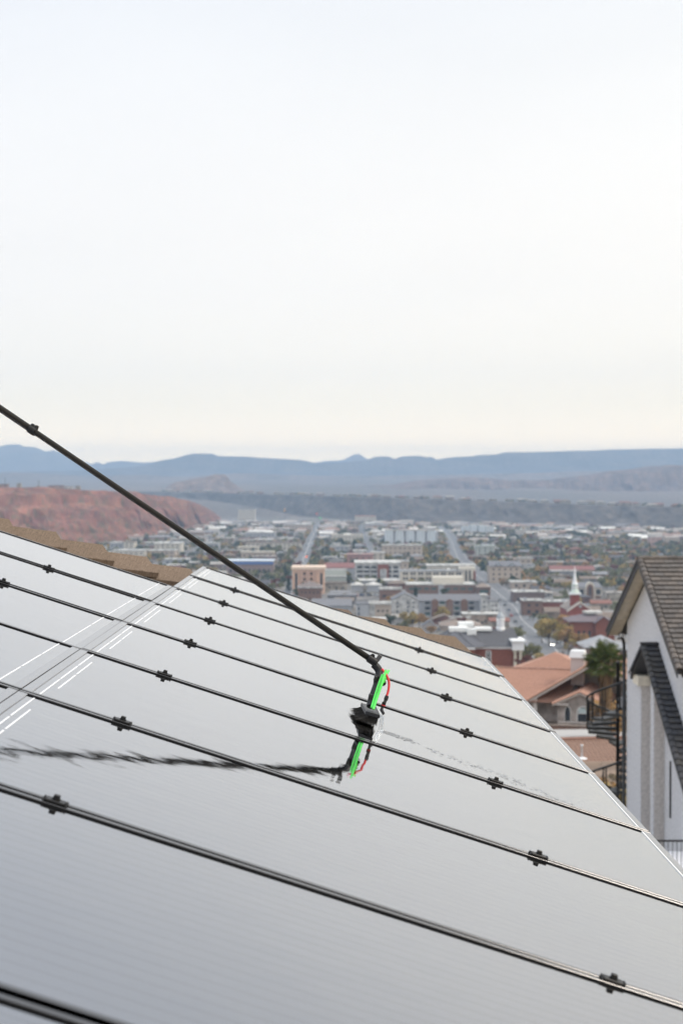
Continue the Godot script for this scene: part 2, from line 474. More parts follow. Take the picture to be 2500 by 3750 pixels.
func build_near_roof():
	var bs := array_basis()
	var t := thing("tiled_house", "house with brown concrete tile hip roof under the solar panels", "house")
	t.transform = Transform3D(bs, ARRAY_AT)
	var inv := Basis(bs.inverse())
	var deck := -0.222
	var eave := 1.96
	var ridge_v := -4.6
	var near := 12.5
	# main slope
	var g := Geo.new()
	g.prism([Vector3(eave, deck, near), Vector3(eave, deck, hip_at(eave)), Vector3(ridge_v, deck, hip_at(ridge_v)), Vector3(ridge_v, deck, near)], Vector3(0, -0.06, 0))
	# hip slope that falls away beyond the hip, down to a level eave
	var p_top := Vector3(ridge_v, deck, hip_at(ridge_v))
	var p_cor := Vector3(eave, deck, hip_at(eave))
	var level := inv * Vector3(-1, 0, 0)
	g.prism([p_cor, p_top, p_top + level * 3.0 + inv * Vector3(0, -1.6, -4.2), p_cor + level * 9.0], inv * Vector3(0, -0.06, 0))
	# other side of the ridge
	g.prism([Vector3(ridge_v, deck, near), p_top, p_top + inv * Vector3(-6.0, -1.9, 0), Vector3(ridge_v, deck, near) + inv * Vector3(-6.0, -1.9, 0)], inv * Vector3(0, -0.06, 0))
	part(t, "roof_deck", g.done(), mats["field_tile_1"])
	# walls down to the ground
	var e0 := bs * Vector3(eave, deck, near) + ARRAY_AT
	var e1 := bs * p_cor + ARRAY_AT
	g = Geo.new()
	var wx := e0.x - 0.55
	g.box(inv * (Vector3(wx - 5.0, -4.6, (e0.z + e1.z) / 2.0 + 0.6) - ARRAY_AT), Vector3(10.0, 5.4, e0.z - e1.z - 1.6), inv)
	part(t, "wall", g.done(), mats["beige_stucco"])
	g = Geo.new()
	g.box(inv * ((e0 + e1) / 2.0 + Vector3(-0.02, -0.12, 0) - ARRAY_AT), Vector3(0.03, 0.16, e0.z - e1.z), inv)
	part(t, "fascia", g.done(), mats["cream_board"])
	# field tiles where the roof shows beside the panels
	var tiles := []
	for k in 3:
		var q := Geo.new()
		var r2 := RandomNumberGenerator.new()
		r2.seed = 70 + k
		var w := 0.322
		# worn front edge: five points across
		var front := []
		for i in 6: front.append(Vector3(0.40 + r2.randf_range(-0.004, 0.004), 0.042 + r2.randf_range(-0.002, 0.002), -w / 2.0 + w * i / 5.0))
		for i in 5:
			var a: Vector3 = front[i]; var b: Vector3 = front[i + 1]
			var lo := Vector3(0, -0.026, 0)
			q.quad(Vector3(0, 0.014, a.z), a, b, Vector3(0, 0.014, b.z))
			q.quad(a, a + lo + Vector3(-0.003, 0, 0), b + lo + Vector3(-0.003, 0, 0), b)
			q.quad(Vector3(0, -0.012, a.z), a + lo, b + lo, Vector3(0, -0.012, b.z))
		for s in [0, 5]:
			var f: Vector3 = front[s]
			q.quad(Vector3(0, 0.014, f.z), f, f + Vector3(0, -0.026, 0), Vector3(0, -0.012, f.z))
		tiles.append(q.done())
	var course := 0
	var v := -3.1
	var made := 0
	while v < eave - 0.1:
		var z := -2.2 - (0.16 if course % 2 else 0.0)
		while z < 2.6:
			if z > hip_at(v + 0.2) + 0.10 and (z < 0.45 or v < 0.1) and z < 2.5:
				var k := rng.randi() % 3
				part(t, "roof_tile", tiles[k], mats["field_tile_%d" % (rng.randi() % 3)], Vector3(v, deck + 0.004, z), Vector3.ONE, Basis(Vector3.UP, rng.randf_range(-0.012, 0.012)) * Basis(Vector3.FORWARD, rng.randf_range(-0.008, 0.008)))
				made += 1
			z += 0.328
		v += 0.335
		course += 1
	# the rest of the courses, out of sight under the panels
	g = Geo.new()
	v = -4.5
	while v < eave - 0.3:
		g.prism([Vector3(v, deck + 0.012, 12.4), Vector3(v + 0.37, deck + 0.036, 12.4), Vector3(v + 0.37, deck + 0.012, 12.4)], Vector3(0, 0, -9.7))
		v += 0.335
	var rest := part(t, "roof_tile_courses", g.done(), mats["field_tile_0"])
	rest.set_meta("kind", "stuff")
	# hip caps: two flat wings meeting on the hip, each cap lying on the next one down
	var hd := Vector3(1, 0, -0.62).normalized()
	var across := Vector3(0.62, 0, 1).normalized()
	var caps := []
	for k in 3:
		var q := Geo.new()
		var r3 := RandomNumberGenerator.new()
		r3.seed = 80 + k
		var m := 7
		var top := []
		for i in m + 1:
			var f := float(i) / m
			var ln := 0.40 * f
			var lift := 0.006 + 0.052 * f
			var wob := r3.randf_range(-0.003, 0.003)
			top.append([hd * ln + Vector3(0, lift + 0.058, 0), hd * (ln + wob) + across * (0.235 + r3.randf_range(-0.004, 0.004)) + Vector3(0, lift, 0), hd * (ln - 0.012) - across * 0.2 + Vector3(0, lift - 0.09, 0)])
		var th := Vector3(0, -0.032, 0)
		for i in m:
			for s in [1, 2]:
				q.quad(top[i][0], top[i + 1][0], top[i + 1][s], top[i][s])
				q.quad(top[i][0] + th, top[i + 1][0] + th, top[i + 1][s] + th, top[i][s] + th)
				q.quad(top[i][s], top[i + 1][s], top[i + 1][s] + th, top[i][s] + th)
		for e in [0, m]:
			for s in [1, 2]:
				q.quad(top[e][0], top[e][s], top[e][s] + th, top[e][0] + th)
		caps.append(q.done())
	v = -4.5
	var i := 0
	while v < 1.72:
		part(t, "hip_cap_tile", caps[i % 3], mats["cap_tile_%d" % (rng.randi() % 3)], Vector3(v, deck + 0.062 + maxf(0.0, v) * 0.022, hip_at(v)), Vector3.ONE, Basis(Vector3.UP, rng.randf_range(-0.02, 0.02)))
		v += 0.272
		i += 1
	landmarks.append(["the solar roof", 0.0, -8.0, 0.0])

func glass_material() -> StandardMaterial3D:
	var m := mat("solar_glass", Color(0.285, 0.297, 0.325), 0.025, 0.5, 1.0)
	m.clearcoat_enabled = true
	m.clearcoat = 0.5
	m.clearcoat_roughness = 0.02
	# long thin scribe lines between the cells, across the panel
	var im := Image.create(64, 1024, false, Image.FORMAT_RGB8)
	var r2 := RandomNumberGenerator.new()
	r2.seed = 9
	for y in 1024:
		var g := 0.965 + r2.randf_range(-0.005, 0.005)
		if y % 46 < 4: g = 0.84
		elif y % 46 < 6: g = 1.0
		for x in 64:
			var q := g + r2.randf_range(-0.004, 0.004)
			im.set_pixel(x, y, Color(q, q, q))
	im.generate_mipmaps()
	m.albedo_texture = ImageTexture.create_from_image(im)
	# rolled glass is never quite flat: slow waves plus a fine pebble drawn out along the panel
	var nw := FastNoiseLite.new()
	nw.seed = 17
	nw.frequency = 0.012
	nw.fractal_octaves = 2
	var nf := FastNoiseLite.new()
	nf.seed = 18
	nf.frequency = 0.09
	nf.fractal_octaves = 3
	var sz := 512
	var hm := Image.create(sz, sz, false, Image.FORMAT_RGBF)
	for y in sz:
		for x in sz:
			# two samples blended so that the edges meet
			var fx := float(x) / sz
			var a := nw.get_noise_2d(x, y) * (1.0 - fx) + nw.get_noise_2d(x - sz, y) * fx
			var b := nf.get_noise_2d(x * 0.35, y * 1.6) * (1.0 - fx) + nf.get_noise_2d((x - sz) * 0.35, y * 1.6) * fx
			var hgt := a * 0.9 + b * 0.085
			hm.set_pixel(x, y, Color(hgt, hgt, hgt))
	var nm := Image.create(sz, sz, false, Image.FORMAT_RGB8)
	for y in sz:
		for x in sz:
			var dx := hm.get_pixel((x + 1) % sz, y).r - hm.get_pixel((x + sz - 1) % sz, y).r
			var dy := hm.get_pixel(x, (y + 1) % sz).r - hm.get_pixel(x, (y + sz - 1) % sz).r
			var nn := Vector3(-dx * 6.0, -dy * 6.0, 1.0).normalized()
			nm.set_pixel(x, y, Color(nn.x * 0.5 + 0.5, nn.y * 0.5 + 0.5, nn.z * 0.5 + 0.5))
	m.normal_enabled = true
	m.normal_texture = ImageTexture.create_from_image(nm)
	m.normal_scale = 0.0115
	return m

func build_panels():
	var bs := array_basis()
	var glass_m := glass_material()
	var frame_m := mat("shade_dark_frame", Color(0.10, 0.10, 0.105), 0.16, 0.5, 1.0)  # long rails take a darker colour for their shadow; short rails stay grey
	var ribbon_m := mat("silver_ribbon", Color(0.66, 0.67, 0.69), 0.3)
	var short_m := mat("grey_frame", Color(0.42, 0.42, 0.43), 0.22, 0.5, 1.0)
	var lip_shade_m := mat("lip_shade", Color(0.008, 0.008, 0.009), 0.6, 0.3)
	var seal_m := mat("pale_seal", Color(0.75, 0.75, 0.73), 0.5)
	var wide := ROW - 0.017
	var lip := 0.0042
	# one panel, its far upper corner at the origin: x down the slope, z towards the camera
	var g := Geo.new()
	g.uvquad(Vector3(0.02, 0, 0.009), Vector3(LONG - 0.02, 0, 0.009), Vector3(LONG - 0.02, 0, wide - 0.009), Vector3(0.02, 0, wide - 0.009), Vector2(0, 0), Vector2(2.0, 1.0))
	var glass := g.done()
	g = Geo.new()
	g.box(Vector3(LONG / 2.0, -0.006, wide / 2.0), Vector3(LONG - 0.03, 0.008, wide - 0.02))
	var backing := g.done()
	var rail_long := Geo.new()
	rail_long.cbox(Vector3(LONG / 2.0, lip - 0.019, 0.007), Vector3(LONG, 0.038, 0.014), 0.0006)
	var rail_short := Geo.new()
	rail_short.cbox(Vector3(0.0125, lip - 0.0195, wide / 2.0), Vector3(0.025, 0.037, wide - 0.029), 0.0006)
	var rl := rail_long.done()
	var rs := rail_short.done()
	var dash := Geo.new()
	dash.box(Vector3(0, 0.0004, 0.15), Vector3(0.0042, 0.0006, 0.30))
	var dash_m := dash.done()
	var seal := Geo.new()
	seal.box(Vector3(0, 0.0012, wide / 2.0), Vector3(0.005, 0.0024, wide - 0.04))
	var seal_mesh := seal.done()
	var order := ["farthest", "second", "third", "fourth", "fifth", "sixth", "seventh", "eighth", "ninth", "tenth", "eleventh"]
	for col in 2:
		var v0 := 0.0012 if col == 0 else -LONG - 0.0012
		var first := 0 if col == 0 else 2
		for k in range(first, 11):
			var lab := "framed solar panel, %s from the far end of the %s column" % [order[k - first], "eave side" if col == 0 else "upper"]
			var t := thing("solar_panel", lab, "solar panel", Vector3.ZERO, 0.0, "solar panels on the near roof")
			# fitted by hand: no two panels lie at exactly the same tilt
			var tilt := Basis(Vector3(1, 0, 0), rng.randf_range(-0.0022, 0.0022)) * Basis(Vector3(0, 0, 1), rng.randf_range(-0.0012, 0.0012))
			if col == 0 and k == 0: tilt = Basis(Vector3(1, 0, 0), -0.003)
			t.transform = Transform3D(bs * tilt, ARRAY_AT + bs * Vector3(v0, 0, k * ROW + 0.0085))
			part(t, "glass", glass, glass_m)
			part(t, "backing_sheet", backing, frame_m)
			part(t, "frame_rail", rl, frame_m)
			part(t, "frame_rail", rl, frame_m, Vector3(0, 0, wide - 0.014))
			part(t, "frame_rail", rs, short_m)
			part(t, "frame_rail", rs, short_m, Vector3(LONG - 0.025, 0, 0))
			bx(t, "lip_shade_strip", lip_shade_m, Vector3(LONG / 2.0, lip / 2.0 - 0.0006, 0.0155), Vector3(LONG - 0.05, lip, 0.003))  # added black strip standing for shade on the frame lip
			if col == 0: part(t, "edge_seal", seal_mesh, seal_m, Vector3(LONG - 0.029, 0, 0))
			for q in 3:
				part(t, "ribbon", dash_m, ribbon_m, Vector3(0.045 if col == 0 else LONG - 0.066, 0, 0.03 + q * 0.315))
				if q < 2 and col == 0: part(t, "ribbon", dash_m, ribbon_m, Vector3(0.066, 0, 0.19 + q * 0.315))
	# mounting rails under the panels and the clamps that hold each row line
	var cl := {0: [0.2756, 1.3987], 1: [-0.478, -1.62]}
	for col in 2:
		for v in cl[col]:
			var r := thing("mounting_rail", "aluminium mounting rail under the %s solar column, %s" % ["eave side" if col == 0 else "upper", "upper of its two" if v == cl[col][0] and col == 0 or v == cl[col][1] and col == 1 else "lower of its two"], "rail", Vector3.ZERO, 0.0, "rails under the panels")
			r.transform = Transform3D(bs, ARRAY_AT)
			var z0 := 0.0 if col == 0 else 2.0 * ROW
			bx(r, "rail_beam", mat("aluminium", Color(0.55, 0.55, 0.56), 0.4, 0.5, 0.8), Vector3(v, -0.066, (z0 + 11.1) / 2.0), Vector3(0.04, 0.058, 11.1 - z0))
			var z := z0 + 0.5
			while z < 11.0:
				bx(r, "roof_foot", mats["aluminium"], Vector3(v, -0.148, z), Vector3(0.05, 0.106, 0.09))
				z += 1.6
	var plastic := mat("black_plastic", Color(0.007, 0.007, 0.008), 0.42, 0.38)
	var steel := mat("bolt_steel", Color(0.35, 0.35, 0.36), 0.35, 0.5, 0.9)
	var body := Geo.new()
	body.cbox(Vector3(0, 0.0065, 0), Vector3(0.040, 0.006, 0.026), 0.0015)
	var head := Geo.new()
	head.cbox(Vector3(0, 0.0145, 0), Vector3(0.0125, 0.009, 0.012), 0.0012)
	var collar := Geo.new()
	collar.tube([Vector3(0, 0.009, 0), Vector3(0, 0.0125, 0)], 0.0085, 10)
	var ear := Geo.new()
	ear.tube([Vector3(0, 0.003, -0.009), Vector3(0, 0.0085, -0.007), Vector3(0, 0.0085, 0.007), Vector3(0, 0.003, 0.009)], 0.0026, 7)
	var m_body := body.done(); var m_head := head.done(); var m_ear := ear.done(true); var m_col := collar.done()
	for col in 2:
		for k in range(1 if col == 0 else 3, 10):
			for v in cl[col]:
				var where := "between %s and %s row" % [order[k - (1 if col == 0 else 3)], order[k - (0 if col == 0 else 2)]]
				var t := thing("panel_clamp", "black mid clamp %s %s, on the %s rail" % ["of the eave column" if col == 0 else "of the upper column", where, "lower" if v == 1.3987 or v == -0.478 else "upper"], "clamp", Vector3.ZERO, 0.0, "clamps along the panel lines")
				t.transform = Transform3D(bs * Basis(Vector3.UP, rng.randf_range(-0.05, 0.05)), ARRAY_AT + bs * Vector3(v + rng.randf_range(-0.004, 0.004), 0, k * ROW))
				part(t, "clamp_body", m_body, plastic)
				part(t, "bolt_collar", m_col, plastic)
				part(t, "bolt_head", m_head, plastic)
				for s in [-1, 1]:
					part(t, "clamp_ear", m_ear, plastic, Vector3(s * 0.0225, 0, 0))
				bx(t, "clamp_shank", steel, Vector3(0, -0.02, 0), Vector3(0.006, 0.044, 0.006))

# one flat concrete tile: x across, z down the slope, y out of the roof
func flat_tile(w: float, ln: float, seed_: int) -> ArrayMesh:
	var g := Geo.new()
	var r2 := RandomNumberGenerator.new()
	r2.seed = seed_
	var h := w / 2.0 - 0.003
	var y1 := 0.082 + r2.randf_range(-0.003, 0.003)
	g.quad(Vector3(-h, 0.022, 0), Vector3(h, 0.022, 0), Vector3(h, y1, ln - 0.012), Vector3(-h, y1, ln - 0.012))
	g.quad(Vector3(-h, y1, ln - 0.012), Vector3(h, y1, ln - 0.012), Vector3(h, y1 - 0.012, ln), Vector3(-h, y1 - 0.012, ln))
	g.quad(Vector3(-h, y1 - 0.012, ln), Vector3(h, y1 - 0.012, ln), Vector3(h, y1 - 0.058, ln - 0.045), Vector3(-h, y1 - 0.058, ln - 0.045))
	for s in [-1, 1]:
		g.quad(Vector3(s * h, 0.022, 0), Vector3(s * h, y1, ln - 0.012), Vector3(s * h, y1 - 0.058, ln - 0.045), Vector3(s * h, 0, 0))
	g.quad(Vector3(-h, 0, 0), Vector3(h, 0, 0), Vector3(h, y1 - 0.058, ln - 0.045), Vector3(-h, y1 - 0.058, ln - 0.045))
	return g.done()

# a rounded verge tile along a rake
func verge_tile(ln: float) -> ArrayMesh:
	var g := Geo.new()
	var prof := []
	for i in 6:
		var a := PI * i / 5.0
		prof.append(Vector2(-cos(a) * 0.085, sin(a) * 0.055))
	for i in 5:
		var p: Vector2 = prof[i]; var q: Vector2 = prof[i + 1]
		g.quad(Vector3(p.x, p.y + 0.02, 0), Vector3(q.x, q.y + 0.02, 0), Vector3(q.x * 1.12, q.y + 0.055, ln), Vector3(p.x * 1.12, p.y + 0.055, ln))
		g.quad(Vector3(p.x * 1.12, p.y + 0.055, ln), Vector3(q.x * 1.12, q.y + 0.055, ln), Vector3(q.x * 0.9, q.y * 0.7 + 0.03, ln), Vector3(p.x * 0.9, p.y * 0.7 + 0.03, ln))
	for s in [-1, 1]:
		g.quad(Vector3(s * 0.085, 0.02, 0), Vector3(s * 0.095, 0.055, ln), Vector3(s * 0.095, -0.06, ln), Vector3(s * 0.085, -0.08, 0))
	return g.done()

func build_neighbour():
	var zr := -50.0
	var yr := -2.39
	var half := 5.87
	var tn := 0.4835
	var xr := 9.5
	var xw := 9.94
	var cs := 1.0 / sqrt(1.0 + tn * tn)
	var sn := tn * cs
	var t := thing("white_house", "white stucco house with grey tiled gable roof beside the spiral stair", "house")
	# gable wall and body
	var g := Geo.new()
	var base := -15.0
	var z0 := -54.45
	var z1 := -45.4
	var under := func(z: float) -> float: return yr - 0.25 - tn * absf(z - zr)
	g.prism([Vector3(xw, base, z0), Vector3(xw, under.call(z0), z0), Vector3(xw, under.call(zr), zr), Vector3(xw, under.call(z1), z1), Vector3(xw, base, z1)], Vector3(11.0, 0, 0))
	part(t, "wall", g.done(), mats["white_stucco"])
	# roof deck, both slopes
	g = Geo.new()
	for s in [-1.0, 1.0]:
		var e := Vector3(xr, yr - tn * half, zr + s * half)
		g.prism([Vector3(xr, yr, zr), e, e + Vector3(0, -0.13, 0), Vector3(xr, yr - 0.13, zr)], Vector3(11.6, 0, 0))
	part(t, "roof_deck", g.done(), mats["charcoal_tile_0"])
	# boarded soffit under the verge: four boards on each side with open joints
	for s in [-1.0, 1.0]:
		for k in 4:
			var a := k * half / 4.0 + 0.02
			var b := (k + 1) * half / 4.0 - 0.02
			g = Geo.new()
			var dy := 0.145
			g.prism([Vector3(xr + 0.03, yr - dy - tn * a, zr + s * a), Vector3(xr + 0.03, yr - dy - tn * b, zr + s * b), Vector3(xr + 0.03, yr - dy - 0.02 - tn * b, zr + s * b), Vector3(xr + 0.03, yr - dy - 0.02 - tn * a, zr + s * a)], Vector3(xw - xr - 0.035, 0, 0))
			part(t, "soffit_board", g.done(), mats["cream_board"])
		g = Geo.new()
		g.prism([Vector3(xr - 0.035, yr - 0.02, zr), Vector3(xr - 0.035, yr - 0.02 - tn * half, zr + s * half), Vector3(xr - 0.035, yr - 0.24 - tn * half, zr + s * half), Vector3(xr - 0.035, yr - 0.24, zr)], Vector3(0.035, 0, 0))
		part(t, "verge_board", g.done(), mats["grey_fascia"])
	# tiles, one by one, on the slope in sight
	var slope := Basis(Vector3.RIGHT, Vector3(0, cs, sn), Vector3(0, -sn, cs))
	var tile := [flat_tile(0.305, 0.36, 1), flat_tile(0.305, 0.36, 2), flat_tile(0.305, 0.36, 3)]
	var verge := verge_tile(0.34)
	var rows := 23
	var step := half / cs / rows
	for r in rows:
		var o := Vector3(0, yr, zr) + slope.z * (r * step)
		part(t, "verge_tile", verge, mats["taupe_tile_%d" % (rng.randi() % 5)], o + Vector3(xr + 0.03, 0, 0), Vector3.ONE, slope)
		var x := xr + 0.13 + 0.155
		if r % 2:
			part(t, "roof_tile", tile[r % 3], mats["taupe_tile_%d" % (rng.randi() % 5)], o + Vector3(xr + 0.13 + 0.0775, 0, 0), Vector3(0.5, 1, 1), slope)
			x += 0.155
		var last := 11.9 - 0.05 * r
		while x < last:
			part(t, "roof_tile", tile[rng.randi() % 3], mats["taupe_tile_%d" % (rng.randi() % 5)], o + Vector3(x, rng.randf_range(-0.003, 0.003), 0), Vector3.ONE, slope * Basis(Vector3.UP, rng.randf_range(-0.006, 0.006)))
			x += 0.31
		g = Geo.new()
		g.prism([o + Vector3(x - 0.15, 0.02, 0), o + Vector3(x - 0.15, 0.0, 0) + slope.z * 0.36 + slope.y * 0.05, o + Vector3(x - 0.15, 0, 0) + slope.z * 0.36], Vector3(xr + 11.6 - x, 0, 0))
		part(t, "roof_course", g.done(), mats["taupe_tile_%d" % (r % 5)])
	var back := Basis(Vector3.LEFT, Vector3(0, cs, -sn), Vector3(0, -sn, -cs))
	for r in rows:
		var o := Vector3(0, yr, zr) + back.z * (r * step)
		part(t, "verge_tile", verge, mats["charcoal_tile_%d" % (rng.randi() % 5)], o + Vector3(xr + 0.03, 0, 0), Vector3.ONE, back)
	for r in rows:
		g = Geo.new()
		var o := Vector3(xr + 0.12, yr, zr) + back.z * (r * step)
		g.prism([o, o + back.z * 0.36 + back.y * 0.05, o + back.z * 0.36], Vector3(11.4, 0, 0))
		part(t, "roof_course", g.done(), mats["taupe_tile_%d" % (r % 5)])
	var cap := verge_tile(0.36)
	var xx := xr - 0.05
	while xx < 13.0:
		part(t, "ridge_cap_tile", cap, mats["taupe_tile_%d" % (rng.randi() % 5)], Vector3(xx, yr + 0.02, zr), Vector3(1.3, 1, 1), Basis(Vector3(0, 0, -1), Vector3.UP, Vector3.RIGHT))
		xx += 0.30
	# a lightning rod on the ridge
	g = Geo.new()
	g.tube([Vector3(9.85, yr, zr), Vector3(9.85, yr + 0.55, zr)], 0.008, 6)
	part(t, "ridge_rod", g.done(), mats["black_metal"])
	# two shallow piers under a small lean roof
	for p in [[-51.6, -50.28, 9.64], [-48.6, -48.1, 9.62]]:
		var ztop: float = p[1]
		var zb: float = p[0]
		var ty := -5.07 - 0.545 * absf((ztop + zb) / 2.0 + 49.1) - 0.15
		g = Geo.new()
		g.box(Vector3((p[2] + xw) / 2.0, (ty - 15.0) / 2.0, (ztop + zb) / 2.0), Vector3(xw - p[2] + 0.02, ty + 15.0, ztop - zb))
		part(t, "pier", g.done(), mats["white_stucco"])
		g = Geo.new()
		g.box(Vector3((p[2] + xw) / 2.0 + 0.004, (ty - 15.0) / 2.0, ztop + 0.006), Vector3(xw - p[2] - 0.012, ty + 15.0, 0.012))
		part(t, "pier_face_light_tone", g.done(), mats["beige_stucco"])  # added beige skin: the different light on this side put in as colour
	var sx := 9.45
	var sa := Vector3(sx, -5.07, -49.1)
	var stn := 0.545
	var scs := 1.0 / sqrt(1.0 + stn * stn)
	var ssn := stn * scs
	g = Geo.new()
	for e in [[-1.0, 2.1], [1.0, 6.6]]:
		var q: Vector3 = sa + Vector3(0, -stn * e[1], e[0] * e[1])
		g.prism([sa, q, q + Vector3(0, -0.16, 0), sa + Vector3(0, -0.16, 0)], Vector3(xw - sx, 0, 0))
	var lean := part(t, "lean_roof", g.done(), mats["grey_fascia"])
	var near_b := Basis(Vector3.RIGHT, Vector3(0, scs, ssn), Vector3(0, -ssn, scs))
	var far_b := Basis(Vector3.LEFT, Vector3(0, scs, -ssn), Vector3(0, -ssn, -scs))
	var st := 0.2835
	for r in 26:
		var o := sa + near_b.z * (r * st)
		part(lean, "verge_tile", verge, mats["charcoal_tile_%d" % (rng.randi() % 5)], o + Vector3(0.03, 0, 0), Vector3.ONE, near_b)
		var cut := 0.16 if r % 2 else 0.26
		part(lean, "roof_tile", tile[r % 3], mats["charcoal_tile_%d" % (rng.randi() % 5)], o + Vector3(0.11 + cut / 2.0, 0, 0), Vector3(cut / 0.305, 1, 1), near_b)
		part(lean, "roof_tile", tile[(r + 1) % 3], mats["charcoal_tile_%d" % (rng.randi() % 5)], o + Vector3(0.115 + cut + (0.37 - cut) / 2.0, 0, 0), Vector3((0.37 - cut) / 0.305, 1, 1), near_b)
	for r in 8:
		var o := sa + far_b.z * (r * st)
		part(lean, "verge_tile", verge, mats["charcoal_tile_%d" % (rng.randi() % 5)], o + Vector3(0.03, 0, 0), Vector3.ONE, far_b)
		part(lean, "roof_tile", tile[r % 3], mats["charcoal_tile_%d" % (rng.randi() % 5)], o + Vector3(0.28, 0, 0), Vector3(1.1, 1, 1), far_b)
	bx(lean, "ridge_cap_tile", mats["charcoal_tile_1"], sa + Vector3(0.24, 0.07, 0), Vector3(0.60, 0.09, 0.26))
	bx(t, "soffit_bracket", mats["cream_board"], sa + Vector3(0.27, -1.25, -1.55), Vector3(0.40, 0.30, 0.9), Basis(Vector3.RIGHT, -0.0))
	bx(t, "wall_dark_strip", mats["black_metal"], Vector3(xw - 0.02, -9.21, -47.1), Vector3(0.05, 1.72, 0.07))  # narrow dark upright strip on the wall
	# gutter pipe at the far corner
	g = Geo.new()
	g.tube(curve([Vector3(9.9213, -5.2760, -55.7500), Vector3(9.9241, -5.3786, -55.6000), Vector3(9.9318, -5.5232, -55.1000), Vector3(9.87, -5.75, -54.62), Vector3(9.87, -6.3, -54.60)], 4), 0.058, 10)
	g.tube([Vector3(9.87, -6.2, -54.60), Vector3(9.87, -15.0, -54.60)], 0.058, 10)
	part(t, "gutter_pipe", g.done(true), mats["black_iron"])
	bx(t, "gutter", mats["black_iron"], Vector3(15.0, yr - tn * half - 0.08, zr - half - 0.05), Vector3(10.8, 0.12, 0.12))
	bx(t, "gutter", mats["black_iron"], Vector3(15.2, yr - tn * half - 0.10, zr + half + 0.03), Vector3(11.2, 0.22, 0.10))
	# pale floodlight bracket and a meter box
	var fl := thing("floodlight", "small floodlight under the eave corner above the black gutter pipe", "lamp")
	bx(fl, "lamp_housing", mat("pale_plastic", Color(0.66, 0.67, 0.70), 0.35), Vector3(9.8650, -5.3109, -55.0000), Vector3(0.12, 0.12, 0.1), Basis(Vector3.UP, 0.5))
	bx(fl, "lamp_housing", mats["pale_plastic"], Vector3(9.7677, -5.4267, -55.1000), Vector3(0.1, 0.1, 0.1), Basis(Vector3.UP, -0.3))
	bx(fl, "lamp_arm", mats["black_metal"], Vector3(9.8268, -5.3783, -55.0000), Vector3(0.26, 0.04, 0.04), Basis(Vector3(0, 0, 1), 0.4))
	var mb := thing("meter_box", "white metal meter box between spiral stair post and gutter pipe", "box")
	bx(mb, "box_door", mats["pale_plastic"], Vector3(9.8891, -7.7096, -55.2000), Vector3(0.15, 0.36, 0.04))
	bx(mb, "box_body", mats["white_stucco"], Vector3(9.9167, -7.7236, -55.3000), Vector3(0.18, 0.38, 0.1))
	# terrace with an iron railing
	var dk := thing("terrace", "white terrace slab behind the black iron railing at the stucco house", "terrace")
	bx(dk, "slab", mats["white_stucco"], Vector3(11.3, -10.78, -43.6), Vector3(6.2, 0.2, 3.55))
	bx(dk, "slab_edge", mats["beige_stucco"], Vector3(11.3, -12.9, -43.6), Vector3(5.9, 4.05, 3.3))
	var rl := thing("terrace_railing", "black iron railing with thin balusters at the foot of the white wall", "railing")
	bx(rl, "top_rail", mats["black_iron"], Vector3(11.2, -9.598, -42.0), Vector3(5.8, 0.045, 0.05))
	bx(rl, "bottom_rail", mats["black_iron"], Vector3(11.2, -10.55, -42.0), Vector3(5.8, 0.03, 0.03))
	var ry: float = -9.598
	var q2 := 8.32
	while q2 < 12.0:
		bx(rl, "baluster", mats["black_iron"], Vector3(q2, (ry - 10.68) / 2.0, -42.0), Vector3(0.016, ry + 10.68, 0.016))
		q2 += 0.118
	landmarks.append(["the white stucco house", 10.5, -50.0, 7.0])
	plots.append([15.0, -50.0, 9.0])

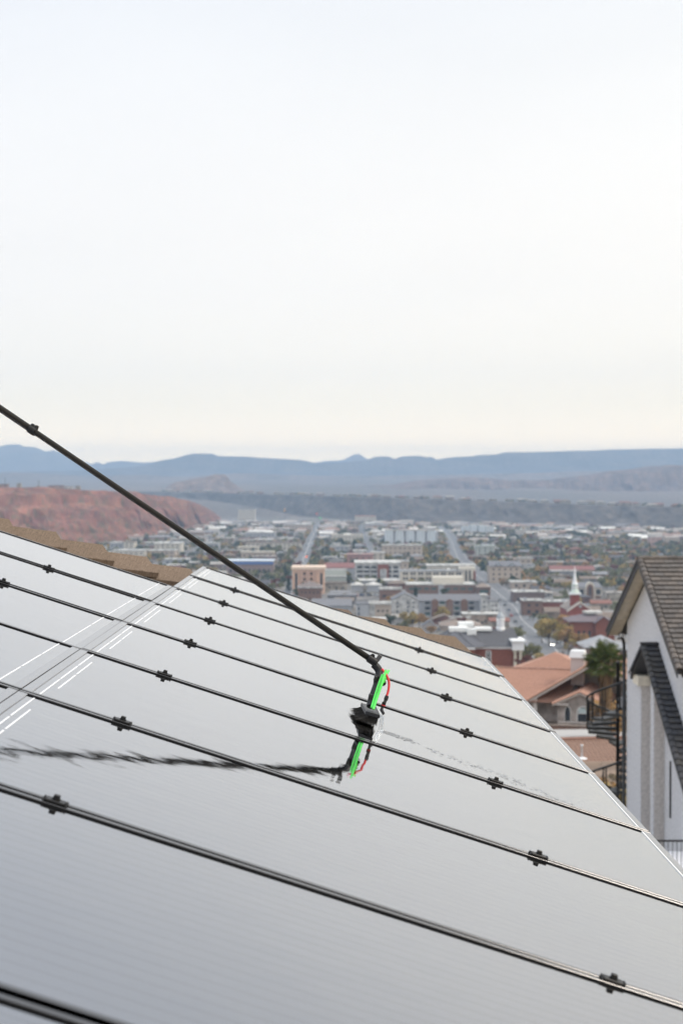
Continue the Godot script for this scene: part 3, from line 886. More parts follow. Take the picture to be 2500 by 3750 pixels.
func build_spiral_stair():
	var axis := Vector3(9.937, 0, -56.2)
	var r := 1.12
	var rise := 0.214
	var y0: float = -7.682
	var iron: Material = mats["black_iron"]
	var t := thing("spiral_staircase", "black iron spiral staircase at the far corner of the white house", "staircase")
	var count := 27
	var g := Geo.new()
	g.tube([axis + Vector3(0, y0 - count * rise - 0.2, 0), axis + Vector3(0, y0 + 1.25, 0)], 0.062, 14)
	part(t, "centre_post", g.done(true), iron)
	g = Geo.new()
	g.lathe(axis + Vector3(0, y0 + 1.25, 0), [Vector2(0.07, 0), Vector2(0.07, 0.04), Vector2(0.03, 0.09), Vector2(0.0, 0.1)])
	part(t, "post_cap", g.done(), iron)
	# treads: wedges that turn from the camera's side to the left and away
	var per := deg_to_rad(27.5)
	var tr := Geo.new()
	var a2 := deg_to_rad(15.0)
	for s in [-1.0, 1.0]:
		tr.quad(Vector3(0.05, s * 0.016, -0.05), Vector3(r * cos(a2), s * 0.016, -r * sin(a2)), Vector3(r * cos(a2), s * 0.016, r * sin(a2)), Vector3(0.05, s * 0.016, 0.05))
	for e in [[Vector3(0.05, 0, -0.05), Vector3(r * cos(a2), 0, -r * sin(a2))], [Vector3(r * cos(a2), 0, -r * sin(a2)), Vector3(r * cos(a2), 0, r * sin(a2))], [Vector3(r * cos(a2), 0, r * sin(a2)), Vector3(0.05, 0, 0.05)]]:
		tr.quad(e[0] + Vector3(0, 0.016, 0), e[1] + Vector3(0, 0.016, 0), e[1] + Vector3(0, -0.085, 0), e[0] + Vector3(0, -0.085, 0))
	var tread := tr.done()
	var tread_m := mat("tread_iron", Color(0.035, 0.036, 0.036), 0.55)
	var rail := []
	for k in range(-1, count):
		# angle measured from +x, turning over the camera's side (+z) to -x and on
		var ang := deg_to_rad(58.0) + k * per
		var dir := Vector3(cos(ang), 0, sin(ang))
		var y := y0 - k * rise
		if k >= 0:
			var b := Basis(dir, Vector3.UP, dir.cross(Vector3.UP))
			part(t, "tread", tread, tread_m, axis + Vector3(0, y, 0), Vector3.ONE, b)
			for h in 2:
				var ab := ang + (h - 0.5) * per * 0.8
				var bp := axis + Vector3(cos(ab), 0, sin(ab)) * (r - 0.02)
				var top := y + 0.97 - (h - 0.5) * rise * 0.8
				bx(t, "baluster", iron, Vector3(bp.x, (y + top) / 2.0, bp.z), Vector3(0.046, top - y, 0.046))
		for q in 4:
			var aq := ang + per * (q / 4.0 - 0.5)
			rail.append(axis + Vector3(cos(aq), 0, sin(aq)) * (r - 0.01) + Vector3(0, y + 0.98 - rise * (q / 4.0 - 0.5), 0))
	g = Geo.new()
	g.tube(rail, 0.042, 8)
	part(t, "handrail", g.done(true), iron)
	bx(t, "top_landing", tread_m, axis + Vector3(0.55, y0 + rise * 1.2, 0.75), Vector3(0.9, 0.05, 0.9))
	landmarks.append(["the spiral stair", axis.x, axis.z, 2.0])

# rows of clay barrel tiles: columns run down the slope, one row steps onto the next
func barrel(g: Geo, o: Vector3, across: Vector3, down: Vector3, wide: float, top_cut: Callable, ln: float, pitch := 0.30, course := 0.40):
	var up := across.cross(down).normalized()
	if up.y < 0: up = -up
	var n := int(wide / pitch)
	for i in n:
		var a := i * pitch
		var s: float = top_cut.call(a + pitch / 2.0)
		while s < ln - 0.02:
			var e := minf(s + course, ln)
			var prev := Vector3.ZERO
			var prev2 := Vector3.ZERO
			for k in 5:
				var f := k / 4.0
				var hgt := sin(PI * clampf(f * 1.35 - 0.175, 0.0, 1.0)) * 0.085
				var p := o + across * (a + pitch * f) + down * s + up * (hgt + 0.01)
				var p2 := o + across * (a + pitch * f) + down * e + up * (hgt + 0.05)
				if k > 0:
					g.quad(prev, p, p2, prev2)
					g.quad(prev2, p2, p2 - up * 0.05, prev2 - up * 0.05)
				prev = p
				prev2 = p2
			s = e

func build_orange_house():
	var t := thing("orange_roof_house", "tan stucco house with orange clay tile roofs and a white chimney", "house", Vector3(25.6602, -26.1160, -168.0000), deg_to_rad(-16.8))
	var wall: Material = mats["house_wall"]
	var tilem: Material = mats["orange_tile"]
	var trim := mat("pale_trim", Color(0.58, 0.53, 0.50), 0.8)
	var zero := func(_a: float) -> float: return 0.0
	# low wing with the arched window
	var g := Geo.new()
	g.prism([Vector3(-2.45, 0, 0), Vector3(-2.45, 2.5, 0), Vector3(0, 3.62, 0), Vector3(2.45, 2.5, 0), Vector3(2.45, 0, 0)], Vector3(0, 0, -11.0))
	part(t, "wall", g.done(), wall)
	for s in [-1.0, 1.0]:
		var dn := Vector3(s * 2.95, -1.36, 0).normalized()
		g = Geo.new()
		barrel(g, Vector3(0, 3.80, 0.45), Vector3(0, 0, -1), dn, 11.4, zero, 3.25)
		part(t, "clay_tile_slope", g.done(), tilem)
		g = Geo.new()
		g.prism([Vector3(0, 3.74, 0.4), Vector3(s * 2.95, 2.38, 0.4), Vector3(s * 2.95, 2.22, 0.4), Vector3(0, 3.58, 0.4)], Vector3(0, 0, -0.06))
		part(t, "verge_board", g.done(), trim)
		g = Geo.new()
		g.tube([Vector3(0, 3.86, 0.45), Vector3(s * 2.98, 2.48, 0.45)], 0.085, 7)
		part(t, "verge_tile_row", g.done(true), tilem)
	var arch := Geo.new()
	var pts := []
	for i in 9:
		var a := PI * i / 8.0
		pts.append(Vector3(cos(a) * 0.66, 1.55 + sin(a) * 0.66, 0))
	pts.append(Vector3(-0.66, 0.62, 0)); pts.append(Vector3(0.66, 0.62, 0))
	arch.prism(pts, Vector3(0, 0, -0.02))
	var big := arch.done()
	var surround := mat("window_white", Color(0.70, 0.69, 0.67), 0.6)
	var wf := part(t, "arched_window", big, surround, Vector3(0.35, -0.05, 0.03), Vector3(1.08, 1.05, 1))
	part(t, "window_pane", big, mats["window_glass"], Vector3(0.35, 0.0, 0.055), Vector3(0.94, 0.98, 1))
	bx(t, "window_bar", surround, Vector3(0.35, 1.5, 0.06), Vector3(1.3, 0.06, 0.03))
	bx(t, "window_blind", mat("pale_blind", Color(0.42, 0.50, 0.50), 0.7), Vector3(0.35, 1.78, 0.052), Vector3(1.0, 0.5, 0.012))
	part(t, "arched_window", big, surround, Vector3(-1.35, -0.05, 0.03), Vector3(0.52, 1.05, 1))
	part(t, "window_pane", big, mats["window_glass"], Vector3(-1.35, 0.0, 0.055), Vector3(0.44, 0.98, 1))
	bx(t, "sill_ledge", trim, Vector3(0.0, 0.5, 0.05), Vector3(4.6, 0.1, 0.1))
	bx(t, "eave_return", trim, Vector3(-1.9, 2.42, 0.2), Vector3(1.3, 0.14, 0.4))
	# broad gable wing behind
	g = Geo.new()
	g.prism([Vector3(-5.6, 0, -8.2), Vector3(-5.6, 2.5, -8.2), Vector3(1.35, 6.5, -8.2), Vector3(8.3, 2.5, -8.2), Vector3(8.3, 0, -8.2)], Vector3(0, 0, -7.0))
	part(t, "gable_wall", g.done(), wall)
	for s in [-1.0, 1.0]:
		var dn := Vector3(s * 7.4, -4.55, 0).normalized()
		g = Geo.new()
		barrel(g, Vector3(1.35, 6.95, -2.2), Vector3(0, 0, -1), dn, 13.0, zero, 8.7)
		part(t, "clay_tile_slope", g.done(), tilem)
		g = Geo.new()
		g.prism([Vector3(1.35, 6.88, -2.3), Vector3(1.35 + s * 7.35, 2.36, -2.3), Vector3(1.35 + s * 7.35, 2.1, -2.3), Vector3(1.35, 6.62, -2.3)], Vector3(0, 0, -0.06))
		part(t, "verge_board", g.done(), trim)
		g = Geo.new()
		g.tube([Vector3(1.35, 7.02, -2.2), Vector3(1.35 + s * 7.45, 2.46, -2.2)], 0.095, 7)
		part(t, "verge_tile_row", g.done(true), tilem)
	# main roof to the left, ridge across the view
	g = Geo.new()
	g.prism([Vector3(-15.0, 0, -3.6), Vector3(-15.0, 2.5, -3.6), Vector3(-15.0, 4.7, -9.0), Vector3(-15.0, 2.5, -14.4), Vector3(-15.0, 0, -14.4)], Vector3(13.5, 0, 0))
	part(t, "wall", g.done(), wall)
	for s in [-1.0, 1.0]:
		g = Geo.new()
		barrel(g, Vector3(-15.4, 5.0, -9.0), Vector3(1, 0, 0), Vector3(0, -2.9, s * 7.0).normalized(), 14.0, zero, 7.4)
		part(t, "clay_tile_slope", g.done(), tilem)
	g = Geo.new()
	g.tube([Vector3(-15.4, 5.1, -9.0), Vector3(-1.2, 5.1, -9.0)], 0.11, 7)
	part(t, "ridge_tile_row", g.done(true), tilem)
	# hip roof standing higher at the back
	g = Geo.new()
	var pk := Vector3(-5.4, 6.15, -17.5)
	g.prism([Vector3(-11.0, 3.6, -13.0), Vector3(0.5, 3.6, -13.0), Vector3(0.5, 3.6, -23.0), Vector3(-11.0, 3.6, -23.0)], Vector3(0, -3.6, 0))
	part(t, "wall", g.done(), wall)
	g = Geo.new()
	var e := [Vector3(-12.0, 3.4, -11.8), Vector3(1.4, 3.4, -11.8), Vector3(1.4, 3.4, -24.0), Vector3(-12.0, 3.4, -24.0)]
	var cut := func(a: float) -> float: return absf(a - 6.7) * 0.94
	barrel(g, Vector3(-12.1, pk.y, pk.z), Vector3(1, 0, 0), Vector3(0, -2.75, 5.7).normalized(), 13.4, cut, 6.33)
	for k in [1, 2, 3]:
		g.tri(pk, e[k], e[(k + 1) % 4])
	part(t, "clay_tile_slope", g.done(), tilem)
	# chimney
	g = Geo.new()
	g.box(Vector3(-1.15, 5.3, -6.2), Vector3(1.45, 3.0, 1.1))
	part(t, "chimney", g.done(), mat("chimney_stucco", Color(0.52, 0.45, 0.43), 0.9))
	g = Geo.new()
	g.prism([Vector3(-2.05, 6.85, -5.45), Vector3(-0.25, 6.85, -5.45), Vector3(-0.4, 7.62, -5.6), Vector3(-1.9, 7.62, -5.6)], Vector3(0, 0, -1.4))
	part(t, "chimney_hood", g.done(), mat("white_metal", Color(0.72, 0.73, 0.74), 0.5))
	# entrance wall with a dark round wreath and lamp post in the shade of the gable
	bx(t, "entry_column", trim, Vector3(-5.3, 1.3, -2.6), Vector3(0.4, 2.6, 0.4))
	bx(t, "entry_lamp", mats["black_metal"], Vector3(-3.75, 1.5, -8.1), Vector3(0.16, 1.4, 0.14))
	g = Geo.new()
	var ring := []
	for i in 17: ring.append(Vector3(cos(TAU * i / 16.0) * 0.36, sin(TAU * i / 16.0) * 0.36, 0))
	g.tube(ring, 0.13, 7)
	var wr := thing("wreath", "dark round wreath hanging on the shaded wall under the orange gable", "wreath", t.transform * Vector3(-4.0, 1.75, -8.02), t.rotation.y)
	part(wr, "ring", g.done(true), mat("dark_wreath", Color(0.03, 0.025, 0.02), 0.9))
	landmarks.append(["the orange tiled house", t.position.x, t.position.z, 14.0])
	plots.append([t.position.x + 2.0, t.position.z - 8.0, 16.0])
	# driveway and a low wall below
	var dv := Geo.new()
	dv.prism([Vector3(19.2959, -24.2917, -150.0000), Vector3(28.7304, -24.4022, -152.0000), Vector3(30.2404, -25.0128, -160.0000), Vector3(20.5805, -25.1251, -160.0000)], Vector3(0, -0.3, 0))
	structure("driveway_path", dv.done(), mat("driveway", Color(0.34, 0.33, 0.32), 0.9))
	var lw := thing("garden_wall", "low brown garden wall below the arched window", "wall")
	bx(lw, "wall_face", mats["brick_brown"], Vector3(24.8173, -25.5675, -163.0000), Vector3(9.0, 0.7, 0.3), Basis(Vector3.UP, deg_to_rad(-16.8)))
	bx(lw, "wall_coping", mats["tan_roof"], Vector3(24.8164, -25.2244, -163.0000), Vector3(9.1, 0.1, 0.4), Basis(Vector3.UP, deg_to_rad(-16.8)))

func build_lower_roof():
	var t := thing("brown_roof_house", "house below with a broad brown clay tile roof and vent pipe", "house", Vector3(17.6426, -20.6704, -126.0000), deg_to_rad(9.0))
	var zero := func(_a: float) -> float: return 0.0
	var g := Geo.new()
	barrel(g, Vector3(-4.0, 0, 0), Vector3(1, 0, 0), Vector3(0, -4.6, 13.0).normalized(), 18.0, zero, 15.0, 0.34, 0.42)
	part(t, "clay_tile_slope", g.done(), mats["brown_tile"])
	g = Geo.new()
	barrel(g, Vector3(-4.0, 0, 0), Vector3(1, 0, 0), Vector3(0, -3.0, -8.0).normalized(), 18.0, zero, 8.0, 0.34, 0.42)
	part(t, "clay_tile_slope", g.done(), mats["brown_tile"])
	g = Geo.new()
	g.tube([Vector3(-4.1, 0.12, 0), Vector3(14.1, 0.12, 0)], 0.14, 7)
	part(t, "ridge_tile_row", g.done(true), mats["orange_tile"])
	g = Geo.new()
	g.box(Vector3(5, -6.6, 3.0), Vector3(17, 4.0, 18))
	part(t, "wall", g.done(), mats["house_wall"])
	var vp: Vector3 = t.transform.affine_inverse() * Vector3(18.4651, -20.9499, -120.0000)
	g = Geo.new()
	g.tube([vp + Vector3(0, -0.2, 0), vp + Vector3(0, 0.85, 0)], 0.075, 8)
	var pipe := part(t, "vent_pipe", g.done(true), mats["pale_plastic"])
	g = Geo.new()
	g.lathe(vp + Vector3(0, -0.12, 0), [Vector2(0.42, 0), Vector2(0.3, 0.05), Vector2(0.1, 0.12)], 10)
	part(pipe, "flashing", g.done(), mat("white_metal", Color(0.72, 0.73, 0.74), 0.5))
	g = Geo.new()
	g.lathe(vp + Vector3(0, 0.83, 0), [Vector2(0.08, 0), Vector2(0.12, 0.02), Vector2(0.12, 0.10), Vector2(0.0, 0.14)], 8)
	part(pipe, "pipe_cap", g.done(), mats["pale_plastic"])
	landmarks.append(["the brown tiled roof", t.position.x + 5.0, t.position.z, 12.0])
	plots.append([t.position.x + 5.0, t.position.z + 3.0, 16.0])

# ground for a building: its front edge from x0 to x1 at a distance ahead
func site(called: String, label: String, category: String, x0: float, x1: float, ahead: float, deep: float, phrase := "", group := "") -> Node3D:
	var t := thing(called, label, category, Vector3((x0 + x1) / 2.0, land(ahead), -ahead), 0.0, group)
	plots.append([(x0 + x1) / 2.0, -ahead - deep / 2.0, maxf(x1 - x0, deep) * 0.5, (x1 - x0) / 2.0 + 3.0, deep / 2.0 + 3.0])
	if phrase: landmarks.append([phrase, (x0 + x1) / 2.0, -ahead, (x1 - x0) / 2.0])
	return t

func body(t: Node3D, x0: float, x1: float, y0: float, y1: float, z0: float, z1: float, m: Material, called := "wall") -> MeshInstance3D:
	return bx(t, called, m, Vector3((x0 + x1) / 2.0, (y0 + y1) / 2.0, (z0 + z1) / 2.0), Vector3(x1 - x0, y1 - y0, z0 - z1))

# a flat roof with a raised rim
func flat_roof(t: Node3D, x0: float, x1: float, y: float, z0: float, z1: float, m: Material, rim := 0.7, over := 0.35):
	var r := body(t, x0 - over, x1 + over, y, y + 0.35, z0 + over, z1 - over, m, "roof")
	if rim > 0.0:
		body(t, x0 - over, x1 + over, y + 0.352, y + rim, z0 + over, z0 + over - 0.4, m, "parapet")
		body(t, x0 - over, x1 + over, y + 0.352, y + rim, z1 - over + 0.4, z1 - over, m, "parapet")
		for e in [x0 - over, x1 + over - 0.4]:
			body(t, e, e + 0.4, y + 0.352, y + rim - 0.01, z0 + over - 0.4, z1 - over + 0.4, m, "parapet")
	return r

# gable roof; the ridge runs along x or away along z
func gable_roof(t: Node3D, x0: float, x1: float, y: float, rise: float, z0: float, z1: float, m: Material, along_x := true, over := 0.6):
	var g := Geo.new()
	var th := Vector3(0, 0.25, 0)
	if along_x:
		var zm := (z0 + z1) / 2.0
		var k := rise / (z0 - zm)
		for e in [[z0 + over, 1.0], [z1 - over, -1.0]]:
			g.prism([Vector3(x0 - over, y + rise, zm), Vector3(x0 - over, y - k * over, e[0]), Vector3(x0 - over, y - k * over, e[0]) + th, Vector3(x0 - over, y + rise, zm) + th], Vector3(x1 - x0 + 2.0 * over, 0, 0))
	else:
		var xm := (x0 + x1) / 2.0
		var k := rise / (x1 - xm)
		for e in [x0 - over, x1 + over]:
			g.prism([Vector3(xm, y + rise, z0 + over), Vector3(e, y - k * over, z0 + over), Vector3(e, y - k * over, z0 + over) + th, Vector3(xm, y + rise, z0 + over) + th], Vector3(0, 0, z1 - z0 - 2.0 * over))
	return part(t, "roof", g.done(), m)

func gable_end(t: Node3D, x0: float, x1: float, y: float, rise: float, z0: float, z1: float, m: Material, along_x: bool):
	var g := Geo.new()
	if along_x: g.prism([Vector3(x0, y, z0), Vector3(x0, y, z1), Vector3(x0, y + rise, (z0 + z1) / 2.0)], Vector3(x1 - x0, 0, 0))
	else: g.prism([Vector3(x0, y, z0), Vector3(x1, y, z0), Vector3((x0 + x1) / 2.0, y + rise, z0)], Vector3(0, 0, z1 - z0))
	part(t, "gable", g.done(), m)

func hip_roof(t: Node3D, x0: float, x1: float, y: float, rise: float, z0: float, z1: float, m: Material, over := 0.6):
	var g := Geo.new()
	var a := Vector3(x0 - over, y, z0 + over); var b := Vector3(x1 + over, y, z0 + over)
	var c := Vector3(x1 + over, y, z1 - over); var d := Vector3(x0 - over, y, z1 - over)
	var ins := minf(x1 - x0, z0 - z1) / 2.0
	var zm := (z0 + z1) / 2.0; var xm := (x0 + x1) / 2.0
	var p := Vector3(x0 + ins, y + rise, zm) if x1 - x0 > z0 - z1 else Vector3(xm, y + rise, z0 - ins)
	var q := Vector3(x1 - ins, y + rise, zm) if x1 - x0 > z0 - z1 else Vector3(xm, y + rise, z1 + ins)
	if x1 - x0 > z0 - z1:
		g.quad(a, b, q, p); g.tri(b, c, q); g.quad(c, d, p, q); g.tri(d, a, p)
	else:
		g.tri(a, b, p); g.quad(b, c, q, p); g.tri(c, d, q); g.quad(d, a, p, q)
	var dn := Vector3(0, -0.25, 0)
	for e in [[a, b], [b, c], [c, d], [d, a]]: g.quad(e[0], e[1], e[1] + dn, e[0] + dn)
	g.quad(a + dn, b + dn, c + dn, d + dn)
	return part(t, "roof", g.done(), m)

# a grid of windows on a front wall
func windows(t: Node3D, x0: float, x1: float, y0: float, y1: float, cols: int, rows: int, ww: float, wh: float, z: float, m: Material, sill: Material = null):
	for r in rows:
		for c in cols:
			var p := Vector3(lerpf(x0, x1, (c + 0.5) / cols), lerpf(y0, y1, (r + 0.5) / rows), z + 0.03)
			var w := bx(t, "window", m, p, Vector3(ww, wh, 0.1))
			if sill: bx(t, "window_sill", sill, p + Vector3(0, -wh / 2.0 - 0.12, 0.06), Vector3(ww + 0.4, 0.2, 0.3))

func build_landmarks():
	var white: Material = mats["white_wall"]
	var wroof: Material = mats["white_roof"]
	var red: Material = mats["brick_red"]
	var brown: Material = mats["brick_brown"]
	var dark: Material = mats["dark_window"]
	var glass: Material = mats["window_glass"]
	var green: Material = mats["green_glass"]
	var slate: Material = mats["slate_roof"]
	var grey: Material = mats["grey_roof"]
	var cream := mat("cream_wall", Color(0.53, 0.49, 0.42), 0.85)
	var tan_ := mat("tan_wall", Color(0.42, 0.35, 0.29), 0.85)
	var peach := mat("peach_wall", Color(0.60, 0.40, 0.29), 0.85)
	var gwall := mat("grey_wall", Color(0.34, 0.35, 0.37), 0.85)
	var w: float
	var h: float
	# parking garage with open decks
	var t := site("parking_garage", "white four-deck parking garage with brick-red stair panel", "parking garage", 11.607, 49.909, 1330.0, 40.0, "the parking garage")
	w = 49.909 - 11.607
	h = -67.233 - land(1330.0)
	body(t, -w / 2 + 1.0, w / 2 - 1.0, 0, h - 1.0, -2.5, -38.0, dark, "deck_void")
	for k in 5:
		body(t, -w / 2, w / 2, h * k / 4.6 + (0.0 if k else 0.0), h * k / 4.6 + 1.6, 0, -40.0, white, "deck_band")
	body(t, -w / 2 - 0.6, w / 2 + 0.6, h - 0.5, h + 1.2, 0.6, -40.5, wroof, "roof_slab")
	for k in 7:
		var x := -w / 2 + 0.8 + k * (w - 1.6) / 6.0
		body(t, x - 0.7, x + 0.7, 0, h, 0.15, -1.0, white, "column")
	body(t, w * 0.0, w * 0.245, 0, h - 0.6, 0.6, -1.5, red, "stair_panel")
	body(t, w * 0.05, w * 0.20, 0.5, h * 0.72, 0.9, 0.3, white, "stair_panel_inset")
	body(t, w * 0.085, w * 0.165, h * 0.5, h * 0.58, 1.0, 0.85, gwall, "name_sign")
	# low building with white roof before it
	t = site("low_shop", "low grey building with a wide white roof before the garage", "building", 13.797, 47.845, 1275.0, 26.0)
	w = 47.845 - 13.797; h = -78.720 - land(1275.0)
	body(t, -w / 2, w / 2, 0, h, 0, -26.0, gwall)
	flat_roof(t, -w / 2, w / 2, h, 0, -26.0, wroof)
	windows(t, -w / 2 + 2, w / 2 - 2, 0.8, h - 1.0, 8, 1, 2.4, 2.4, 0, dark)
	for e in [[1285, 1331, "small pavilion with a white hip roof at the car park"], [1340, 1396, "second white hip-roofed pavilion, nearer the low grey shop"]]:
		var xa: float = lerpf(7.483, 31.216, (e[0] - 1285.0) / 111.0)
		var xb: float = lerpf(7.483, 31.216, (e[1] - 1285.0) / 111.0)
		t = site("pavilion", e[2], "pavilion", xa, xb, 1225.0, 11.0, "", "pavilions at the car park")
		w = xb - xa
		body(t, -w / 2 + 0.5, w / 2 - 0.5, 0, 5.2, 0, -11.0, gwall)
		hip_roof(t, -w / 2, w / 2, 5.2, 2.4, 0, -11.0, wroof)
	# county offices: cream front with paired windows, portico block behind
	t = site("office_block", "long cream office block with paired windows and white roof slab", "office building", 48.596, 101.712, 1295.0, 34.0, "the cream office block")
	w = 101.712 - 48.596; h = -72.029 - land(1295.0)
	body(t, -w / 2, w / 2, 0, h, 0, -16.0, cream)
	flat_roof(t, -w / 2, w / 2, h, 0, -16.0, gwall, 0.9)
	for c in 8:
		for r in 3:
			for k in 2:
				bx(t, "window", dark, Vector3(-w / 2 + 3.2 + c * 6.3 + k * 2.3, 2.2 + r * 4.0, 0.03), Vector3(1.5, 2.2, 0.12))
	for k in 10:
		bx(t, "roof_unit", wroof, Vector3(-w / 2 + 4.0 + k * 4.6, h + 1.2, -5.0 - (k % 3) * 2.0), Vector3(1.8, 1.5, 2.2))
	var h2: float = -68.573 - land(1295.0)
	body(t, -w / 2 + 24.0, w / 2 + 9.0, 0, h2, -17.0, -34.0, cream, "rear_wall")
	body(t, -w / 2 + 22.5, w / 2 + 10.5, h2, h2 + 1.3, -15.5, -35.5, wroof, "roof_slab")
	body(t, w / 2 - 4.0, w / 2 + 9.5, 0, h2 - 0.3, -2.0, -17.0, cream, "portico")
	for k in 3:
		bx(t, "tall_window", dark, Vector3(w / 2 - 1.4 + k * 3.0, h2 * 0.52, -1.95), Vector3(1.5, h2 * 0.62, 0.12))
	body(t, w / 2 + 7.6, w / 2 + 9.6, 0, h2 - 3.0, -1.7, -2.4, red, "brick_pier")
	body(t, w / 2 - 7.0, w / 2 - 4.0, 0, h2 - 3.5, -0.5, -2.0, red, "brick_pier")
	bx(t, "roof_dish", wroof, Vector3(w / 2 - 13.0, h + 1.8, -2.0), Vector3(2.6, 2.6, 0.25), Basis(Vector3(1, 0, 0), -0.6))
	# long brick block with green window bands
	t = site("brick_office", "long brown-brick block with green window band and white roof", "office building", 47.972, 98.352, 1150.0, 30.0, "the brick office block")
	w = 98.352 - 47.972; h = -74.019 - land(1150.0)
	body(t, -w / 2, w / 2, 0, h, 0, -30.0, brown)
	flat_roof(t, -w / 2, w / 2, h, 0, -30.0, wroof, 1.0)
	windows(t, -w / 2 + 1, w / 2 - 1, h - 4.0, h - 1.2, 9, 1, 3.8, 1.5, 0, green)
	windows(t, -w / 2 + 1, w / 2 - 1, h - 8.5, h - 5.7, 9, 1, 3.8, 1.5, 0, green)
	body(t, -2.0, 1.8, 0, h - 0.2, 0.5, -1.0, gwall, "stair_bay")
	body(t, -w / 2 + 20.0, w / 2 - 8.0, h + 0.4, h + 5.2, -12.0, -28.0, cream, "roof_block")
	t = site("brick_tower_block", "square brick end tower with a pink hip roof", "building", 99.088, 108.440, 1140.0, 14.0)
	w = 108.440 - 99.088; h = -74.771 - land(1140.0)
	body(t, -w / 2, w / 2, 0, h, 0, -14.0, brown)
	windows(t, -w / 2 + 0.5, w / 2 - 0.5, h - 4.6, h - 1.6, 1, 1, 6.5, 2.4, 0, green)
	hip_roof(t, -w / 2, w / 2, h, 2.6, 0, -14.0, mats["tan_roof"])
	# brick shop with white roof
	t = site("brick_shop", "square brick shop with a white roof beside the white gable", "building", 27.123, 42.622, 1110.0, 18.0)
	w = 42.622 - 27.123; h = -74.745 - land(1110.0)
	body(t, -w / 2, w / 2, 0, h, 0, -18.0, brown)
	flat_roof(t, -w / 2, w / 2, h, 0, -18.0, wroof, 1.2)
	windows(t, -w / 2 + 1, w / 2 - 1, 2.5, h - 2.0, 3, 1, 3.0, 1.6, 0, dark)
	# apartments with brick bays and balconies
	t = site("apartment_block", "grey-roofed apartment block with brick bays and stacked balconies", "apartment building", 49.246, 87.778, 990.0, 22.0, "the brick-bay apartments")
	w = 87.778 - 49.246; h = -73.591 - land(990.0)
	body(t, -w / 2, w / 2, 0, h, 0, -20.0, gwall)
	gable_roof(t, -w / 2, w / 2, h, 3.4, 0, -20.0, grey, true, 0.8)
	for k in 3:
		var x := -w / 2 + 9.8 + k * 9.3
		body(t, x - 2.1, x + 2.1, 0, h - 0.2, 1.2, 0.0, brown, "brick_bay")
		var a := Geo.new()
		a.prism([Vector3(x - 2.1, h - 0.2, 1.2), Vector3(x - 1.4, h + 0.7, 1.2), Vector3(x, h + 1.25, 1.2), Vector3(x + 1.4, h + 0.7, 1.2), Vector3(x + 2.1, h - 0.2, 1.2)], Vector3(0, 0, -1.6))
		part(t, "arched_gable", a.done(), brown)
	for k in 4:
		var x := -w / 2 + 5.1 + k * 9.3
		for r in 3:
			bx(t, "balcony_door", [green, dark, glass][(k + r) % 3], Vector3(x, 2.0 + r * 3.5, 0.05), Vector3(3.0, 2.0, 0.2))
			bx(t, "balcony", white, Vector3(x, 0.75 + r * 3.5, 0.7), Vector3(3.9, 0.55, 1.3))
	# white gabled end of the same street
	t = site("white_gable_block", "tall white gable wall with small windows on a brick base", "apartment building", 30.836, 47.005, 955.0, 24.0, "the white gable")
	w = 47.005 - 30.836; h = -70.655 - land(955.0)
	body(t, -w / 2, w / 2, 4.8, h, 0, -24.0, white)
	body(t, -w / 2 - 0.1, w / 2 + 0.1, 0, 4.79, 0.1, -24.1, brown, "brick_base")
	gable_end(t, -w / 2, w / 2, h, 4.0, 0, -24.0, white, false)
	gable_roof(t, -w / 2, w / 2, h, 4.0, 0, -24.0, grey, false, 0.4)
	for r in 3:
		for x in [-w * 0.3, w * 0.1, w * 0.31]:
			bx(t, "window", dark, Vector3(x, 6.6 + r * 2.6, 0.05), Vector3(0.95, 1.3, 0.12))
	# white end block beyond the balconies
	t = site("white_end_block", "white tower and low white block at the end of the balconies", "apartment building", 87.129, 98.020, 975.0, 16.0)
	w = 98.020 - 87.129; h = -69.065 - land(975.0)
	body(t, -w / 2, -w / 2 + 3.6, 0, h, 0, -12.0, white)
	body(t, -w / 2 + 3.61, w / 2, 0, h * 0.72, -0.4, -16.0, white)
	flat_roof(t, -w / 2, -w / 2 + 3.6, h, 0, -12.0, wroof, 0.0, 0.4)
	flat_roof(t, -w / 2 + 3.9, w / 2, h * 0.72, -0.4, -16.0, grey, 0.5, 0.1)
	for r in 4:
		bx(t, "window", dark, Vector3(-w / 2 + 1.8, 2.0 + r * 2.9, 0.05), Vector3(0.9, 1.3, 0.12))
	windows(t, 0.5, w / 2 - 0.4, 1.0, h * 0.66, 2, 3, 0.9, 1.2, -0.4, dark)
	# grey box and tan box with white roof rim
	t = site("grey_hall", "plain grey hall with tall dark slots next to the tan stair block", "building", 8.880, 16.145, 925.0, 18.0)
	w = 16.145 - 8.880; h = -71.025 - land(925.0)
	body(t, -w / 2, w / 2, 0, h, 0, -18.0, gwall)
	flat_roof(t, -w / 2, w / 2, h, 0, -18.0, grey, 0.6, 0.1)
	windows(t, -w / 2 - 0.5, w / 2 - 4.0, 5.5, h - 1.0, 1, 2, 0.9, 2.0, 0, dark)
	t = site("tan_stair_block", "tan block with white roof rim and bare white end wall", "building", 16.557, 29.542, 930.0, 16.0, "the tan stair block")
	w = 29.542 - 16.557; h = -71.409 - land(930.0)
	body(t, -w / 2, -w / 2 + 3.4, 0, h, 0.4, -16.0, white, "end_wall")
	body(t, -w / 2 + 3.41, w / 2, 0, h, 0, -16.0, tan_)
	flat_roof(t, -w / 2, w / 2, h, 0.4, -16.0, wroof, 1.2, 0.3)
	windows(t, -w / 2 + 4, w / 2 - 1, 3.0, h - 2.0, 3, 2, 1.3, 1.1, 0, dark)
	# broad grey roof at the foot of the array
	t = site("grey_warehouse", "wide warehouse under a plain blue-grey roof behind the pole", "warehouse", -18.911, 6.189, 985.0, 60.0, "the grey warehouse")
	w = 6.189 - -18.911
